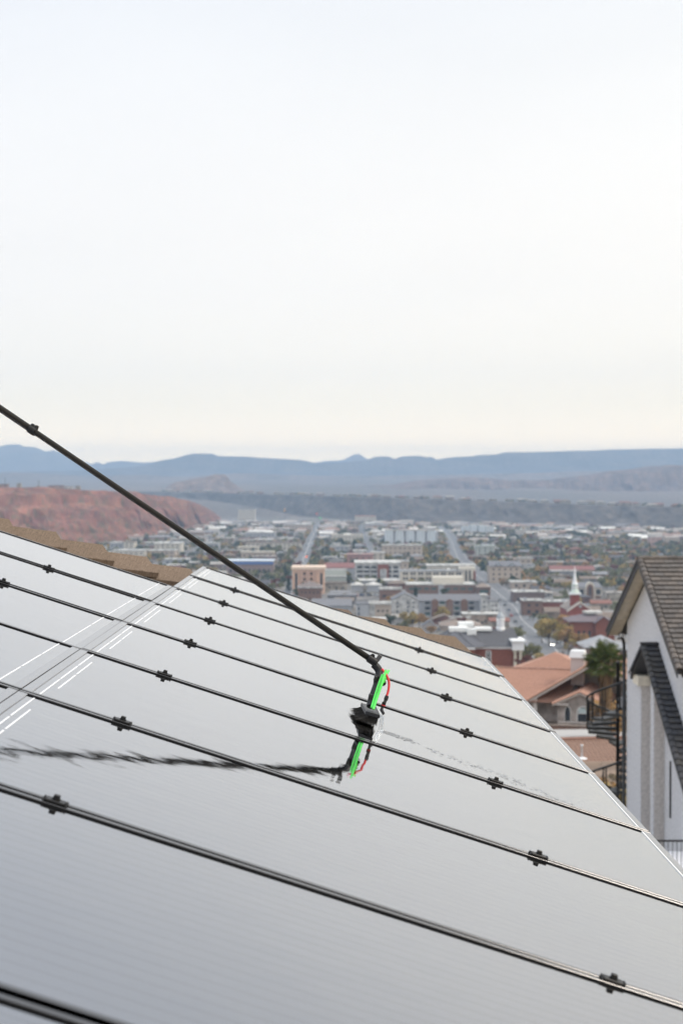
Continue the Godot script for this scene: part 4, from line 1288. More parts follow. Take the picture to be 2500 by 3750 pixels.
	body(t, -w / 2, w / 2, 0, 7.4, 0, -62.0, gwall)
	gable_roof(t, -w / 2, w / 2, 7.4, 2.0, 0, -62.0, grey, true, 0.5)
	windows(t, -w / 2 + 1, w / 2 - 1, 3.2, 5.8, 6, 1, 1.6, 1.6, 0, dark)
	# peach office with tall dark glazing
	t = site("peach_office", "peach four-storey office with tall dark window slots", "office building", -37.700, -12.986, 1200.0, 24.0, "the peach office")
	w = -12.986 - -37.700; h = -65.276 - land(1200.0)
	body(t, -w / 2, w / 2, 0, h, 0, -24.0, peach)
	body(t, -w / 2 - 0.8, w / 2 + 0.8, h, h + 2.2, 0.8, -24.8, mat("pale_peach", Color(0.68, 0.53, 0.42), 0.85), "roof_band")
	for x in [-w * 0.38, w * 0.4]:
		bx(t, "tall_window", dark, Vector3(x, h * 0.5, 0.06), Vector3(1.8, h * 0.72, 0.2))
	for x in [-w * 0.22, -w * 0.02, w * 0.2]:
		body(t, x - 1.4, x + 1.4, 0, h - 0.5, 1.0, -0.2, mat("peach_pier", Color(0.45, 0.29, 0.22), 0.85), "pier")
	for r in 4:
		for x in [-w * 0.12, w * 0.09]:
			bx(t, "window", dark, Vector3(x, 3.0 + r * 4.2, 0.06), Vector3(1.6, 2.0, 0.2))
	# brick building with a brown hip roof under it
	t = site("brick_hip_house", "brick building with grey-brown hip roof below the peach office", "building", -29.921, -14.014, 1085.0, 18.0)
	w = -14.014 - -29.921; h = -71.543 - land(1085.0)
	body(t, -w / 2, w / 2, 0, h, 0, -18.0, brown)
	body(t, -w / 2 - 0.7, w / 2 + 0.7, h - 0.3, h + 0.5, 0.7, -18.7, white, "cornice")
	hip_roof(t, -w / 2, w / 2, h + 0.5, 3.6, 0, -18.0, mat("umber_roof", Color(0.16, 0.13, 0.12), 0.9))
	windows(t, -w / 2 + 1, w / 2 - 1, 2.0, h - 1.0, 5, 2, 1.0, 1.6, 0, dark)
	# pinkish long roof and pale shops behind the peach office
	t = site("long_pink_roof", "long grey hall with a dull pink roof behind the peach office", "building", -14.661, 11.485, 1400.0, 24.0)
	w = 11.485 - -14.661; h = -74.687 - land(1400.0)
	body(t, -w / 2, w / 2, 0, h, 0, -24.0, gwall)
	gable_roof(t, -w / 2, w / 2, h, 4.0, 0, -24.0, mats["red_roof"], true, 0.5)
	t = site("pale_shop", "pale green-grey shop with two stepped white roof edges", "shop", -13.851, 4.021, 1280.0, 20.0)
	w = 4.021 - -13.851; h = -74.552 - land(1280.0)
	body(t, -w / 2, w / 2, 0, h - 1.0, 0, -10.0, mat("sage_wall", Color(0.36, 0.38, 0.35), 0.85))
	body(t, -w / 2, w / 2, 0, h + 4.0, -10.01, -20.0, mats["sage_wall"])
	flat_roof(t, -w / 2, w / 2, h - 1.0, 0, -10.0, wroof, 0.6)
	flat_roof(t, -w / 2, w / 2, h + 4.0, -10.5, -20.0, wroof, 0.6)
	# small gabled house
	t = site("small_gable_house", "small grey gabled house by the autumn trees", "house", 44.995, 52.418, 868.0, 9.0)
	w = 52.418 - 44.995; h = 3.6
	body(t, -w / 2, w / 2, 0, h, 0, -9.0, mat("mauve_wall", Color(0.36, 0.33, 0.32), 0.9))
	gable_end(t, -w / 2, w / 2, h, 2.6, 0, -9.0, mats["mauve_wall"], false)
	gable_roof(t, -w / 2, w / 2, h, 2.6, 0, -9.0, grey, false, 0.4)
	windows(t, -w / 2 + 0.6, w / 2 - 0.6, 1.0, 3.0, 2, 1, 1.0, 1.2, 0, dark)
	# tan hip roofs with white roof gear
	t = site("tan_roof_hall", "tan-roofed hall with white skylight boxes before the apartments", "building", 56.215, 79.100, 880.0, 22.0)
	w = 79.100 - 56.215; h = -79.583 - land(880.0)
	body(t, -w / 2, w / 2, 0, h, 0, -22.0, tan_)
	hip_roof(t, -w / 2, w / 2, h, 4.2, 0, -22.0, mats["tan_roof"])
	for k in 3: bx(t, "skylight", wroof, Vector3(-5.0 + k * 4.6, h + 4.0, -9.0), Vector3(3.4, 1.2, 3.0))
	build_brick_church()
	build_tabernacle()
	# meeting house, right of the church
	t = site("dark_roof_ward", "red-brick hall with purple-grey roof and a white flat top", "church hall", 102.139, 122.176, 700.0, 20.0, "the purple-roofed hall")
	w = 122.176 - 102.139; h = -61.344 - land(700.0)
	body(t, -w / 2, w / 2, 0, h, 0, -20.0, red)
	var plum := mat("plum_roof", Color(0.135, 0.11, 0.12), 0.9)
	hip_roof(t, -w / 2, w / 2, h, 3.2, 0, -20.0, plum)
	body(t, -w * 0.12, w * 0.28, h + 2.9, h + 3.9, -6.0, -14.0, wroof, "roof_well")
	gable_end(t, w * 0.05, w * 0.42, h - 0.5, 2.8, 2.5, -4.0, red, false)
	gable_roof(t, w * 0.05, w * 0.42, h - 0.5, 2.8, 2.5, -4.0, plum, false, 0.5)
	body(t, w * 0.06, w * 0.41, 0, h - 0.5, 2.4, 0.0, red, "porch")
	windows(t, -w / 2 + 0.5, w * 0.0, 2.0, h - 1.0, 4, 1, 1.0, 3.0, 0, glass)
	# grey-roofed house nearer
	t = site("grey_hip_house", "wide brick house with layered pale grey hip roofs near the palm", "house", 91.855, 107.096, 590.0, 18.0, "the grey hip-roofed house")
	w = 107.096 - 91.855; h = 4.0
	body(t, -w / 2, w / 2, 0, h, 0, -18.0, brown)
	var lgrey := mat("light_grey_roof", Color(0.27, 0.275, 0.29), 0.85)
	hip_roof(t, -w / 2, w / 2, h, 3.8, 0, -18.0, lgrey)
	hip_roof(t, -w * 0.1, w / 2 + 3.0, h - 0.3, 2.6, 5.0, -6.0, lgrey)
	body(t, -w * 0.06, w / 2 + 2.6, 0, h - 0.3, 4.6, 0.0, brown, "porch")
	windows(t, 0, w / 2, 1.0, h - 0.8, 3, 1, 1.2, 1.6, 4.6, glass)
	# stone church with arched gable
	t = site("stone_church", "brown stone church with a pale arch around its tall window", "church", 174.223, 190.682, 1150.0, 26.0, "the stone church")
	w = 190.682 - 174.223; h = -75.829 - land(1150.0)
	body(t, -w / 2, w / 2, 0, h, 0, -26.0, brown)
	gable_roof(t, -w / 2, w / 2, h, 3.0, 0, -26.0, grey, true, 0.6)
	var ag := Geo.new()
	var ap := []
	for i in 9: ap.append(Vector3(cos(PI * i / 8.0) * w * 0.22, h - 1.0 + sin(PI * i / 8.0) * 5.5, 1.6))
	ap.append(Vector3(-w * 0.22, 0, 1.6)); ap.append(Vector3(w * 0.22, 0, 1.6))
	ag.prism(ap, Vector3(0, 0, -3.0))
	part(t, "arched_front", ag.done(), cream)
	ag = Geo.new()
	ap = []
	for i in 9: ap.append(Vector3(cos(PI * i / 8.0) * w * 0.16, h - 1.4 + sin(PI * i / 8.0) * 4.2, 1.75))
	ap.append(Vector3(-w * 0.16, 0, 1.75)); ap.append(Vector3(w * 0.16, 0, 1.75))
	ag.prism(ap, Vector3(0, 0, -0.3))
	part(t, "arched_field", ag.done(), brown)
	bx(t, "tall_window", dark, Vector3(0, h * 0.72, 1.8), Vector3(1.6, 6.0, 0.2))
	for x in [-w * 0.38, w * 0.38]:
		bx(t, "window_frame", cream, Vector3(x, h * 0.62, 0.1), Vector3(4.6, 5.5, 0.3))
		bx(t, "window", dark, Vector3(x, h * 0.62, 0.25), Vector3(3.4, 3.8, 0.2))
	# long red roof behind the steeple
	t = site("red_roof_school", "long low school with a dull red roof behind the steeple", "school", 189.600, 229.503, 1420.0, 20.0, "the red-roofed school")
	w = 229.503 - 189.600; h = 6.5
	body(t, -w / 2, w / 2, 0, h, 0, -20.0, tan_)
	gable_roof(t, -w / 2, w / 2, h, 3.2, 0, -20.0, mats["red_roof"], true, 0.6)
	windows(t, -w / 2 + 1, w / 2 - 1, 1.5, 5.0, 12, 1, 1.8, 1.8, 0, dark)
	# tan three-storey block with dormers
	t = site("tan_terrace", "tan three-storey terrace with twin grey dormers up the street", "apartment building", 125.817, 152.280, 1330.0, 22.0, "the tan terrace")
	w = 152.280 - 125.817; h = -69.558 - land(1330.0)
	body(t, -w / 2, w / 2, 0, h, 0, -22.0, tan_)
	gable_roof(t, -w / 2, w / 2, h, 4.0, 0, -22.0, grey, true, 0.5)
	for x in [-w * 0.22, w * 0.22]:
		gable_end(t, x - 3.0, x + 3.0, h + 0.6, 2.4, 0.5, -8.0, mat("pale_blue_gable", Color(0.45, 0.49, 0.54), 0.8), false)
		gable_roof(t, x - 3.0, x + 3.0, h + 0.6, 2.4, 0.5, -8.0, grey, false, 0.4)
	windows(t, -w / 2 + 1, w / 2 - 1, 1.5, h - 0.5, 5, 3, 1.4, 1.8, 0, dark)
	# white apartments up the valley
	t = site("white_apartments", "large white apartment block with grey stair slots mid valley", "apartment building", 60.041, 132.465, 2150.0, 30.0, "the big white apartments")
	w = 132.465 - 60.041; h = -63.601 - land(2150.0)
	var pblue := mat("blue_white_wall", Color(0.56, 0.61, 0.64), 0.8)
	for k in 5:
		var xa := -w / 2 + k * w / 5.0
		body(t, xa + 0.02, xa + w / 5.0 - 4.0, 0, h, 0, -28.0, pblue)
		body(t, xa + w / 5.0 - 4.0, xa + w / 5.0 - 0.02, 0, h - 1.5, -2.0, -28.0, gwall, "stair_slot")
		for r in 5:
			bx(t, "window", gwall, Vector3(xa + 3.0, 3.0 + r * 3.6, 0.05), Vector3(1.6, 1.8, 0.2))
			bx(t, "window", gwall, Vector3(xa + 7.4, 3.0 + r * 3.6, 0.05), Vector3(1.6, 1.8, 0.2))
		bx(t, "garage_door", mat("rust_door", Color(0.22, 0.13, 0.11), 0.9), Vector3(xa + w / 5.0 - 2.0, 2.0, 0.1), Vector3(7.0, 3.6, 0.5))
	flat_roof(t, -w / 2, w / 2 - 4.0, h, 0, -28.0, wroof, 1.2, 0.4)
	t = site("far_white_apartments", "pale stepped apartment block beyond the wide street", "apartment building", 202.121, 256.996, 2620.0, 30.0, "the stepped pale apartments")
	w = 256.996 - 202.121
	for k in 4:
		var xa := -w / 2 + k * w / 4.0
		body(t, xa + 0.1, xa + w / 4.0 - 1.5, 0, 17.0 - absf(k - 1.3) * 2.0, -float(k % 2) * 3.0, -30.0, pblue)
		flat_roof(t, xa + 0.1, xa + w / 4.0 - 1.5, 17.0 - absf(k - 1.3) * 2.0, -float(k % 2) * 3.0, -30.0, wroof, 0.8, 0.2)
		windows(t, xa + 1, xa + w / 4.0 - 2.5, 2.0, 13.0, 3, 4, 1.6, 1.6, -float(k % 2) * 3.0, gwall)
	# blue-banded store
	t = site("blue_band_store", "flat store with a blue band under its pale roof", "store", -105.326, -62.397, 1430.0, 30.0, "the blue-banded store")
	w = -62.397 - -105.326; h = -70.288 - land(1430.0)
	body(t, -w / 2, w / 2, 0, h, 0, -30.0, mat("mauve_brick", Color(0.24, 0.18, 0.17), 0.9))
	body(t, -w / 2 - 0.3, w / 2 + 0.3, h - 2.6, h - 0.2, 0.6, -0.2, mat("blue_band", Color(0.07, 0.15, 0.38), 0.6), "blue_band")
	flat_roof(t, -w / 2, w / 2, h, 0, -30.0, mat("pale_blue_roof", Color(0.55, 0.60, 0.66), 0.8), 1.0, 0.8)
	windows(t, -w / 2 + 2, w / 2 - 2, 1.0, h - 4.0, 9, 1, 2.6, 2.8, 0, dark)
	# lesser blocks: [name, label, x0, x1, top, ahead, deep, wall, roof]
	var rows := [
		["cream_motel", "long cream motel row with white band on the left street", -122.176, -51.663, -74.538, 2000.0, 24.0, cream, mats["tan_roof"]],
		["cream_shop", "cream shop with flat pale roof behind the blue-banded store", -122.700, -98.160, -74.120, 1850.0, 20.0, cream, cream],
		["arcade_shop", "tan arcade of shops with small square windows", -108.548, -73.152, -73.025, 1690.0, 20.0, tan_, cream],
		["white_roof_market", "grey market hall with a bright white roof strip", -144.992, -99.682, -72.699, 2360.0, 30.0, gwall, wroof],
		["long_white_store", "long store with a thin bright roof near the mesa", -101.895, -52.403, -71.070, 2780.0, 34.0, tan_, wroof],
		["hill_apartments", "cream apartment blocks standing below the dark mesa", -240.809, -201.311, -58.255, 3650.0, 26.0, cream, wroof],
		["white_supermarket", "white supermarket with wide roof below the mesa", 38.468, 77.948, -72.618, 2900.0, 40.0, white, wroof],
		["terracotta_hall", "hall with pale walls and a terracotta roof under the mesa", 29.235, 73.672, -67.506, 3350.0, 40.0, cream, mat("terracotta", Color(0.42, 0.20, 0.15), 0.9)],
		["wide_tan_block", "wide tan block with white parapet before the white apartments", 46.078, 90.927, -68.361, 1760.0, 26.0, tan_, wroof],
		["pink_brick_block", "low pink-brick block by the orange tree", 5.620, 32.597, -72.101, 1610.0, 24.0, mat("pink_brick", Color(0.33, 0.19, 0.17), 0.9), mat("pink_roof", Color(0.36, 0.23, 0.21), 0.9)],
		["cream_flat_shop", "cream flat-roofed shop right of the pink-brick block", 30.914, 45.226, -71.438, 1640.0, 20.0, cream, wroof],
		["slope_roof_diner", "shop with a slanting white roof and magenta sign band", -13.781, 9.844, -74.007, 1880.0, 18.0, gwall, wroof],
		["cream_depot", "cream depot on the wide left street, long and plain", -13.352, 31.417, -72.848, 2250.0, 24.0, cream, cream],
		["left_warehouse", "grey warehouse with white roof edge at the foot of the red cliff", -290.095, -272.990, -73.047, 1960.0, 30.0, gwall, wroof],
		["left_cream_warehouse", "cream warehouse end against the red cliff", -271.257, -258.324, -71.312, 1950.0, 30.0, cream, mats["tan_roof"]],
		["white_depot", "white-roofed depot half hidden by the roof cap tiles", -255.228, -219.289, -73.572, 1745.0, 30.0, cream, wroof],
		["stepped_warehouse", "largest white-roofed warehouse below the red cliff", -226.829, -194.993, -71.475, 1900.0, 40.0, cream, wroof],
		["front_warehouse", "white-roofed shed in front of the largest warehouse", -221.174, -187.383, -74.204, 1760.0, 30.0, tan_, wroof],
		["low_white_shed", "low white shed row next to the pole and tile caps", -186.057, -160.295, -78.317, 1640.0, 22.0, gwall, wroof],
		["cliff_foot_store", "pale store with thin white roof right of the pole", -178.875, -156.298, -74.861, 1990.0, 26.0, gwall, wroof],
		["white_top_office", "white rooftop office between cream block and wide street", 51.827, 63.116, -72.254, 1470.0, 18.0, tan_, wroof],
		["street_corner_store", "brick corner store with white roof beside the lower street", 116.242, 128.459, -74.335, 1000.0, 16.0, brown, wroof],
		["street_brick_row", "brick row with long white roof next to the red church", 130.741, 147.748, -76.160, 1015.0, 18.0, red, wroof],
		["street_back_row", "low row with dark fascia and white roof behind the corner store", 122.054, 144.140, -76.298, 1110.0, 20.0, mat("umber_wall", Color(0.16, 0.12, 0.11), 0.9), wroof],
		["street_far_row", "flat white-roofed store up the street behind the low row", 136.788, 157.461, -78.675, 1260.0, 20.0, tan_, wroof],
		["sage_hall", "pale green metal hall right of the wide street", 156.288, 177.888, -71.646, 1820.0, 20.0, mats["sage_wall"], mat("sage_roof", Color(0.40, 0.43, 0.40), 0.8)],
		["cream_stepped_shop", "cream shop with two white roofs right of the wide street", 155.310, 166.257, -74.417, 1960.0, 16.0, cream, wroof],
		["big_box_store", "very long white-roofed store far right below the mesa", 346.544, 431.980, -75.106, 2750.0, 60.0, gwall, wroof],
		["long_flat_school", "long flat white-roofed school far right among trees", 426.793, 467.481, -75.096, 2480.0, 30.0, tan_, wroof],
		["pink_block_hall", "pinkish hall with white eaves seen above the grey ridge tiles", 424.038, 439.049, -71.864, 2150.0, 20.0, mat("rose_wall", Color(0.43, 0.29, 0.26), 0.9), wroof],
		["white_long_house", "long white-eaved house among autumn trees right of the tan terrace", 176.981, 190.050, -73.406, 1560.0, 14.0, tan_, wroof],
	]
	for r in rows:
		var gw: float = r[3] - r[2]
		t = site(r[0], r[1], "building", r[2], r[3], r[5], r[6], "the " + String(r[0]).replace("_", " "))
		h = r[4] - land(r[5])
		body(t, -gw / 2, gw / 2, 0, h - 0.3, 0, -r[6], r[7])
		flat_roof(t, -gw / 2, gw / 2, h - 0.3, 0, -r[6], r[8], 0.8, 0.6)
		var n := maxi(2, int(gw / 5.5))
		windows(t, -gw / 2 + 1, gw / 2 - 1, 0.6, minf(h - 1.2, 4.6), n, 1, 2.2, 2.0, 0, dark)
		if h > 9.0: windows(t, -gw / 2 + 1, gw / 2 - 1, 5.0, h - 1.0, n, maxi(1, int((h - 5.0) / 3.6)), 1.7, 1.5, 0, dark)
		for k in 2 + n / 3:
			bx(t, "roof_unit", [wroof, gwall][k % 2], Vector3(rng.randf_range(-gw, gw) * 0.4, h + 0.7, -rng.randf_range(0.2, 0.8) * r[6]), Vector3(rng.randf_range(1.2, 3.0), 1.3, 2.0))

func build_brick_church():
	var red: Material = mats["brick_red"]
	var white: Material = mats["white_wall"]
	var slate: Material = mats["slate_roof"]
	var wm := mat("white_metal", Color(0.72, 0.73, 0.74), 0.5)
	var d := 470.0
	var x0: float = 28.711
	var x1: float = 53.813
	var t := site("brick_church", "brick church with dark slate roofs, white cupola and columned porch", "church", x0, x1, d, 26.0, "the cupola church")
	var w := x1 - x0
	var h: float = -48.841 - land(d)
	body(t, -w / 2, w / 2, -1.5, h, 0, -24.0, red)
	body(t, -w / 2 - 0.25, w / 2 - 2.0, h - 0.55, h + 0.12, 0.35, 0.0, wm, "cornice")
	# slopes round a sunken white roof well
	var a := Geo.new()
	var y1 := h + 4.6
	var zi := -10.0
	a.quad(Vector3(-w / 2 - 0.6, h, 0.6), Vector3(w / 2 + 0.5, h, 0.6), Vector3(w / 2 - 1.0, y1, zi), Vector3(-w / 2 + 4.6, y1, zi))
	a.tri(Vector3(-w / 2 - 0.6, h, 0.6), Vector3(-w / 2 + 4.6, y1, zi), Vector3(-w / 2 - 0.6, h, -24.6))
	a.quad(Vector3(-w / 2 + 4.6, y1, zi), Vector3(w / 2 - 1.0, y1, zi), Vector3(w / 2 + 0.5, h, -24.6), Vector3(-w / 2 - 0.6, h, -24.6))
	a.tri(Vector3(w / 2 + 0.5, h, 0.6), Vector3(w / 2 + 0.5, h, -24.6), Vector3(w / 2 - 1.0, y1, zi))
	part(t, "roof", a.done(), slate)
	# cross gable towards the camera with pale hip lines
	a = Geo.new()
	a.quad(Vector3(-1.4, h + 0.1, 3.0), Vector3(-1.4 - 6.6, y1 + 0.35, zi), Vector3(-w / 2 + 6.0, y1 + 0.35, zi), Vector3(-w / 2 + 1.5, h + 0.1, 3.0))
	a.tri(Vector3(-1.4, h + 0.1, 3.0), Vector3(-1.4 - 6.6, y1 + 0.35, zi), Vector3(2.6, h + 0.35, 0.2))
	part(t, "front_roof", a.done(), mat("slate_roof_front", Color(0.085, 0.086, 0.098), 0.85))
	body(t, -w / 2 + 1.6, -1.5, -1.5, h - 0.1, 2.6, 0.05, red, "front_wall")
	body(t, -w / 2 + 1.4, -1.3, h - 0.5, h + 0.08, 2.95, 2.6, wm, "cornice")
	for e in [[Vector3(-1.4, h + 0.2, 3.05), Vector3(-8.0, y1 + 0.4, zi)], [Vector3(1.5, h + 1.0, -2.0), Vector3(-3.2, y1 + 0.3, zi)]]:
		a = Geo.new()
		a.tube(e, 0.16, 5)
		part(t, "ridge_flashing", a.done(), mats["grey_roof"])
	# white roof deck pieces
	var well := mat("white_membrane", Color(0.74, 0.75, 0.74), 0.6)
	body(t, -w / 2 + 4.2, -w / 2 + 9.8, y1 - 0.8, y1 + 0.5, zi + 2.6, zi - 2.0, well, "roof_well")
	body(t, -w / 2 + 7.4, -w / 2 + 12.0, y1 + 0.2, y1 + 1.7, zi - 2.0, zi - 6.0, well, "roof_well")
	body(t, -w / 2 + 12.2, -w / 2 + 17.2, y1 - 0.5, y1 + 0.4, zi + 2.4, zi - 2.2, well, "roof_well")
	body(t, -w / 2 + 9.6, -w / 2 + 12.4, y1 - 1.6, y1 + 0.2, zi + 3.6, zi + 0.5, mats["pale_blue_gable"] if mats.has("pale_blue_gable") else well, "roof_plant")
	# windows
	for k in 3:
		var x := -w / 2 + 4.4 + k * 2.5
		bx(t, "window_frame", wm, Vector3(x, h - 2.2, 2.62), Vector3(1.55, 1.75, 0.12))
		bx(t, "window", mats["window_glass"], Vector3(x, h - 2.2, 2.68), Vector3(1.2, 1.4, 0.12))
		bx(t, "glazing_bar", wm, Vector3(x, h - 2.2, 2.75), Vector3(0.1, 1.4, 0.05))
		bx(t, "glazing_bar", wm, Vector3(x, h - 2.2, 2.76), Vector3(1.2, 0.1, 0.05))
	var tx := 2.9
	bx(t, "window_frame", wm, Vector3(tx, h - 4.2, 0.03), Vector3(1.7, 6.0, 0.12))
	bx(t, "tall_window", mats["window_glass"], Vector3(tx, h - 4.2, 0.09), Vector3(1.3, 5.6, 0.12))
	for k in 5: bx(t, "glazing_bar", wm, Vector3(tx, h - 6.4 + k * 1.1, 0.17), Vector3(1.3, 0.12, 0.05))
	bx(t, "glazing_bar", wm, Vector3(tx, h - 4.2, 0.16), Vector3(0.1, 5.6, 0.05))
	# columned porch
	var px0 := w / 2 - 2.6
	body(t, px0, w / 2 + 0.9, h - 0.9, h + 1.6, 1.4, -9.0, wm, "porch_gable")
	body(t, px0 - 0.4, w / 2 + 1.3, h + 1.6, h + 2.1, 1.8, -9.4, wm, "porch_cornice")
	for k in 2:
		var c := Geo.new()
		c.lathe(Vector3(px0 + 0.9 + k * 1.6, -1.5, 0.6), [Vector2(0.62, 0), Vector2(0.62, 0.5), Vector2(0.5, 0.6), Vector2(0.44, h - 0.2), Vector2(0.6, h), Vector2(0.62, h + 0.6)], 14)
		part(t, "column", c.done(true), mat("ivory_column", Color(0.62, 0.58, 0.48), 0.8))
	# cupola
	var cx := 48.809 - t.position.x
	var cy := y1 - 0.6
	var c2 := Geo.new()
	c2.lathe(Vector3(cx, cy, zi), [Vector2(1.45, 0), Vector2(1.45, 0.7), Vector2(1.3, 0.9), Vector2(1.22, 1.1), Vector2(1.22, 3.3), Vector2(1.4, 3.4), Vector2(1.4, 3.7), Vector2(1.25, 3.8)], 8)
	var cup := part(t, "cupola", c2.done(), wm)
	c2 = Geo.new()
	c2.lathe(Vector3(cx, cy + 3.8, zi), [Vector2(1.3, 0), Vector2(1.15, 0.6), Vector2(0.75, 1.3), Vector2(0.28, 1.75), Vector2(0.1, 2.1), Vector2(0.05, 3.0), Vector2(0.0, 3.2)], 12)
	part(cup, "cupola_dome", c2.done(true), mat("lead_dome", Color(0.30, 0.33, 0.36), 0.5))
	for k in 3:
		var a2 := PI * (0.25 + k * 0.25)
		bx(cup, "louvre", mats["pale_plastic"], Vector3(cx + cos(a2) * 1.2, cy + 2.2, zi + sin(a2) * 1.2), Vector3(0.6, 1.7, 0.1), Basis(Vector3.UP, PI / 2.0 - a2))

func build_tabernacle():
	var red: Material = mats["brick_red"]
	var d := 813.0
	var x0: float = 117.776
	var x1: float = 130.263
	var t := site("steeple_church", "red sandstone church with tall white steeple and stepped gable", "church", x0, x1, d, 30.0, "the steeple church")
	var w := x1 - x0
	var sand := grain(mat("red_sandstone", Color(0.34, 0.105, 0.085), 0.9, 0.3), mats["fine"], 0.2)
	var pale := mat("pale_stone", Color(0.55, 0.50, 0.45), 0.85)
	var h: float = -65.555 - land(d)
	var rise: float = -61.288 - -65.555
	body(t, -w / 2, w / 2, -1, h, 0, -30.0, sand)
	gable_end(t, -w / 2, w / 2, h, rise, 0, -30.0, sand, false)
	gable_roof(t, -w / 2, w / 2, h, rise, -0.6, -30.0, mat("taupe_roof", Color(0.21, 0.18, 0.16), 0.9), false, 0.3)
	for s in [-1.0, 1.0]:
		var g := Geo.new()
		g.prism([Vector3(0, h + rise + 0.3, 0.5), Vector3(s * (w / 2 + 0.6), h - 0.1, 0.5), Vector3(s * (w / 2 + 0.6), h - 0.8, 0.5), Vector3(0, h + rise - 0.4, 0.5)], Vector3(0, 0, -1.0))
		part(t, "gable_coping", g.done(), pale)
	var clock := Geo.new()
	clock.tube([Vector3(0, h + rise * 0.52, 0.05), Vector3(0, h + rise * 0.52, 0.25)], 0.85, 16)
	part(t, "gable_roundel", clock.done(), mats["white_wall"])
	for r in 2:
		for x in [-w * 0.3, 0.0, w * 0.3]:
			bx(t, "window_frame", pale, Vector3(x, h * (0.28 + r * 0.42), 0.05), Vector3(1.7, 4.2, 0.2))
			bx(t, "window", mats["window_glass"], Vector3(x, h * (0.28 + r * 0.42), 0.14), Vector3(1.3, 3.7, 0.2))
	# tower and spire
	var sx: float = 122.355 - t.position.x
	var ty: float = -57.658 - land(d)
	var tw: float = (124.497 - 120.071)
	var tz := -8.0
	body(t, sx - tw / 2, sx + tw / 2, 0, ty, tz + tw / 2, tz - tw / 2, sand, "tower")
	var wm: Material = mat("white_metal", Color(0.72, 0.73, 0.74), 0.5)
	var mint := mat("mint_paint", Color(0.50, 0.58, 0.52), 0.7)
	var y2: float = -52.507 - land(d)
	var y3: float = -42.495 - land(d)
	body(t, sx - tw / 2 - 0.7, sx + tw / 2 + 0.7, ty, ty + 0.9, tz + tw / 2 + 0.7, tz - tw / 2 - 0.7, wm, "tower_cornice")
	var c := Geo.new()
	c.lathe(Vector3(sx, ty + 0.9, tz), [Vector2(tw * 0.56, 0), Vector2(tw * 0.5, 0.8), Vector2(tw * 0.36, 1.6), Vector2(tw * 0.34, 4.0), Vector2(tw * 0.42, 4.3), Vector2(tw * 0.40, y2 - ty - 0.9)], 8)
	part(t, "lantern", c.done(), mint)
	for k in 4:
		var a := PI * (0.125 + k * 0.25)
		bx(t, "lantern_louvre", wm, Vector3(sx + cos(a) * tw * 0.35, ty + 3.6, tz + sin(a) * tw * 0.35), Vector3(0.8, 1.6, 0.15), Basis(Vector3.UP, PI / 2.0 - a))
	c = Geo.new()
	c.lathe(Vector3(sx, y2, tz), [Vector2(tw * 0.38, 0), Vector2(tw * 0.24, 1.6), Vector2(tw * 0.13, (y3 - y2) * 0.55), Vector2(0.12, y3 - y2 - 0.6), Vector2(0.0, y3 - y2)], 8)
	part(t, "spire", c.done(), wm)

const MAIN_STREET := [[63.0, 430.0], [80.0, 560.0], [96.0, 705.0], [107.0, 840.0], [112.0, 975.0], [118.0, 1060.0], [124.0, 1400.0], [131.0, 1760.0], [150.0, 2100.0], [173.0, 2500.0], [193.0, 3095.0]]
const WEST_STREET := [[-38.0, 1150.0], [-43.0, 1760.0], [-46.0, 2310.0], [-49.0, 3100.0], [-50.0, 3500.0]]
var streets := []               # [points, half width]

func on_street(x: float, d: float, margin: float) -> bool:
	for s in streets:
		var pts: Array = s[0]
		for i in pts.size() - 1:
			var a := Vector2(pts[i][0], pts[i][1]); var b := Vector2(pts[i + 1][0], pts[i + 1][1])
			if Geometry2D.get_closest_point_to_segment(Vector2(x, d), a, b).distance_to(Vector2(x, d)) < s[1] + margin: return true
	return false

func on_plot(x: float, d: float, margin: float) -> bool:
	for p in plots:
		if p.size() > 3:
			if absf(x - p[0]) < p[3] + margin and absf(-d - p[1]) < p[4] + margin: return true
		elif Vector2(x - p[0], -d - p[1]).length() < p[2] + margin: return true
	return false

# whether the lens sees the point: beside the near roof and the white house
func in_sight(x: float, y: float, d: float) -> bool:
	var px := 1250.0 + 5729.0 * x / d
	var py := 1774.6 - 5729.0 * y / d
	if px < -30.0 or px > 2530.0: return false
	var edge := smooth_between([[0.0, 1925.0], [640.0, 2090.0], [741.0, 2064.0], [1769.0, 2417.0], [2500.0, 3170.0]], px)
	if py > edge + 60.0: return false
	if px > 2340.0 and py > 2050.0: return false
	if px > 2235.0 and py > 2050.0 + (2340.0 - px) * 2.4: return false
	return true

func strip(called: String, pts: Array, half: float, lift: float, m: Material, off := 0.0, kind := true):
	var g := Geo.new()
	var fine := []
	for i in pts.size() - 1:
		var a := Vector2(pts[i][0], pts[i][1]); var b := Vector2(pts[i + 1][0], pts[i + 1][1])
		var n := maxi(1, int(a.distance_to(b) / 14.0))
		for k in n: fine.append(a.lerp(b, float(k) / n))
	fine.append(Vector2(pts[-1][0], pts[-1][1]))
	for i in fine.size() - 1:
		var a: Vector2 = fine[i]; var b: Vector2 = fine[i + 1]
		var s := (b - a).normalized().orthogonal()
		var q := [a + s * (off - half), a + s * (off + half), b + s * (off + half), b + s * (off - half)]
		var v := []
		for p in q: v.append(Vector3(p.x, land(p.y) + lift, -p.y))
		g.quad(v[0], v[1], v[2], v[3])
	return structure(called, g.done(), m)

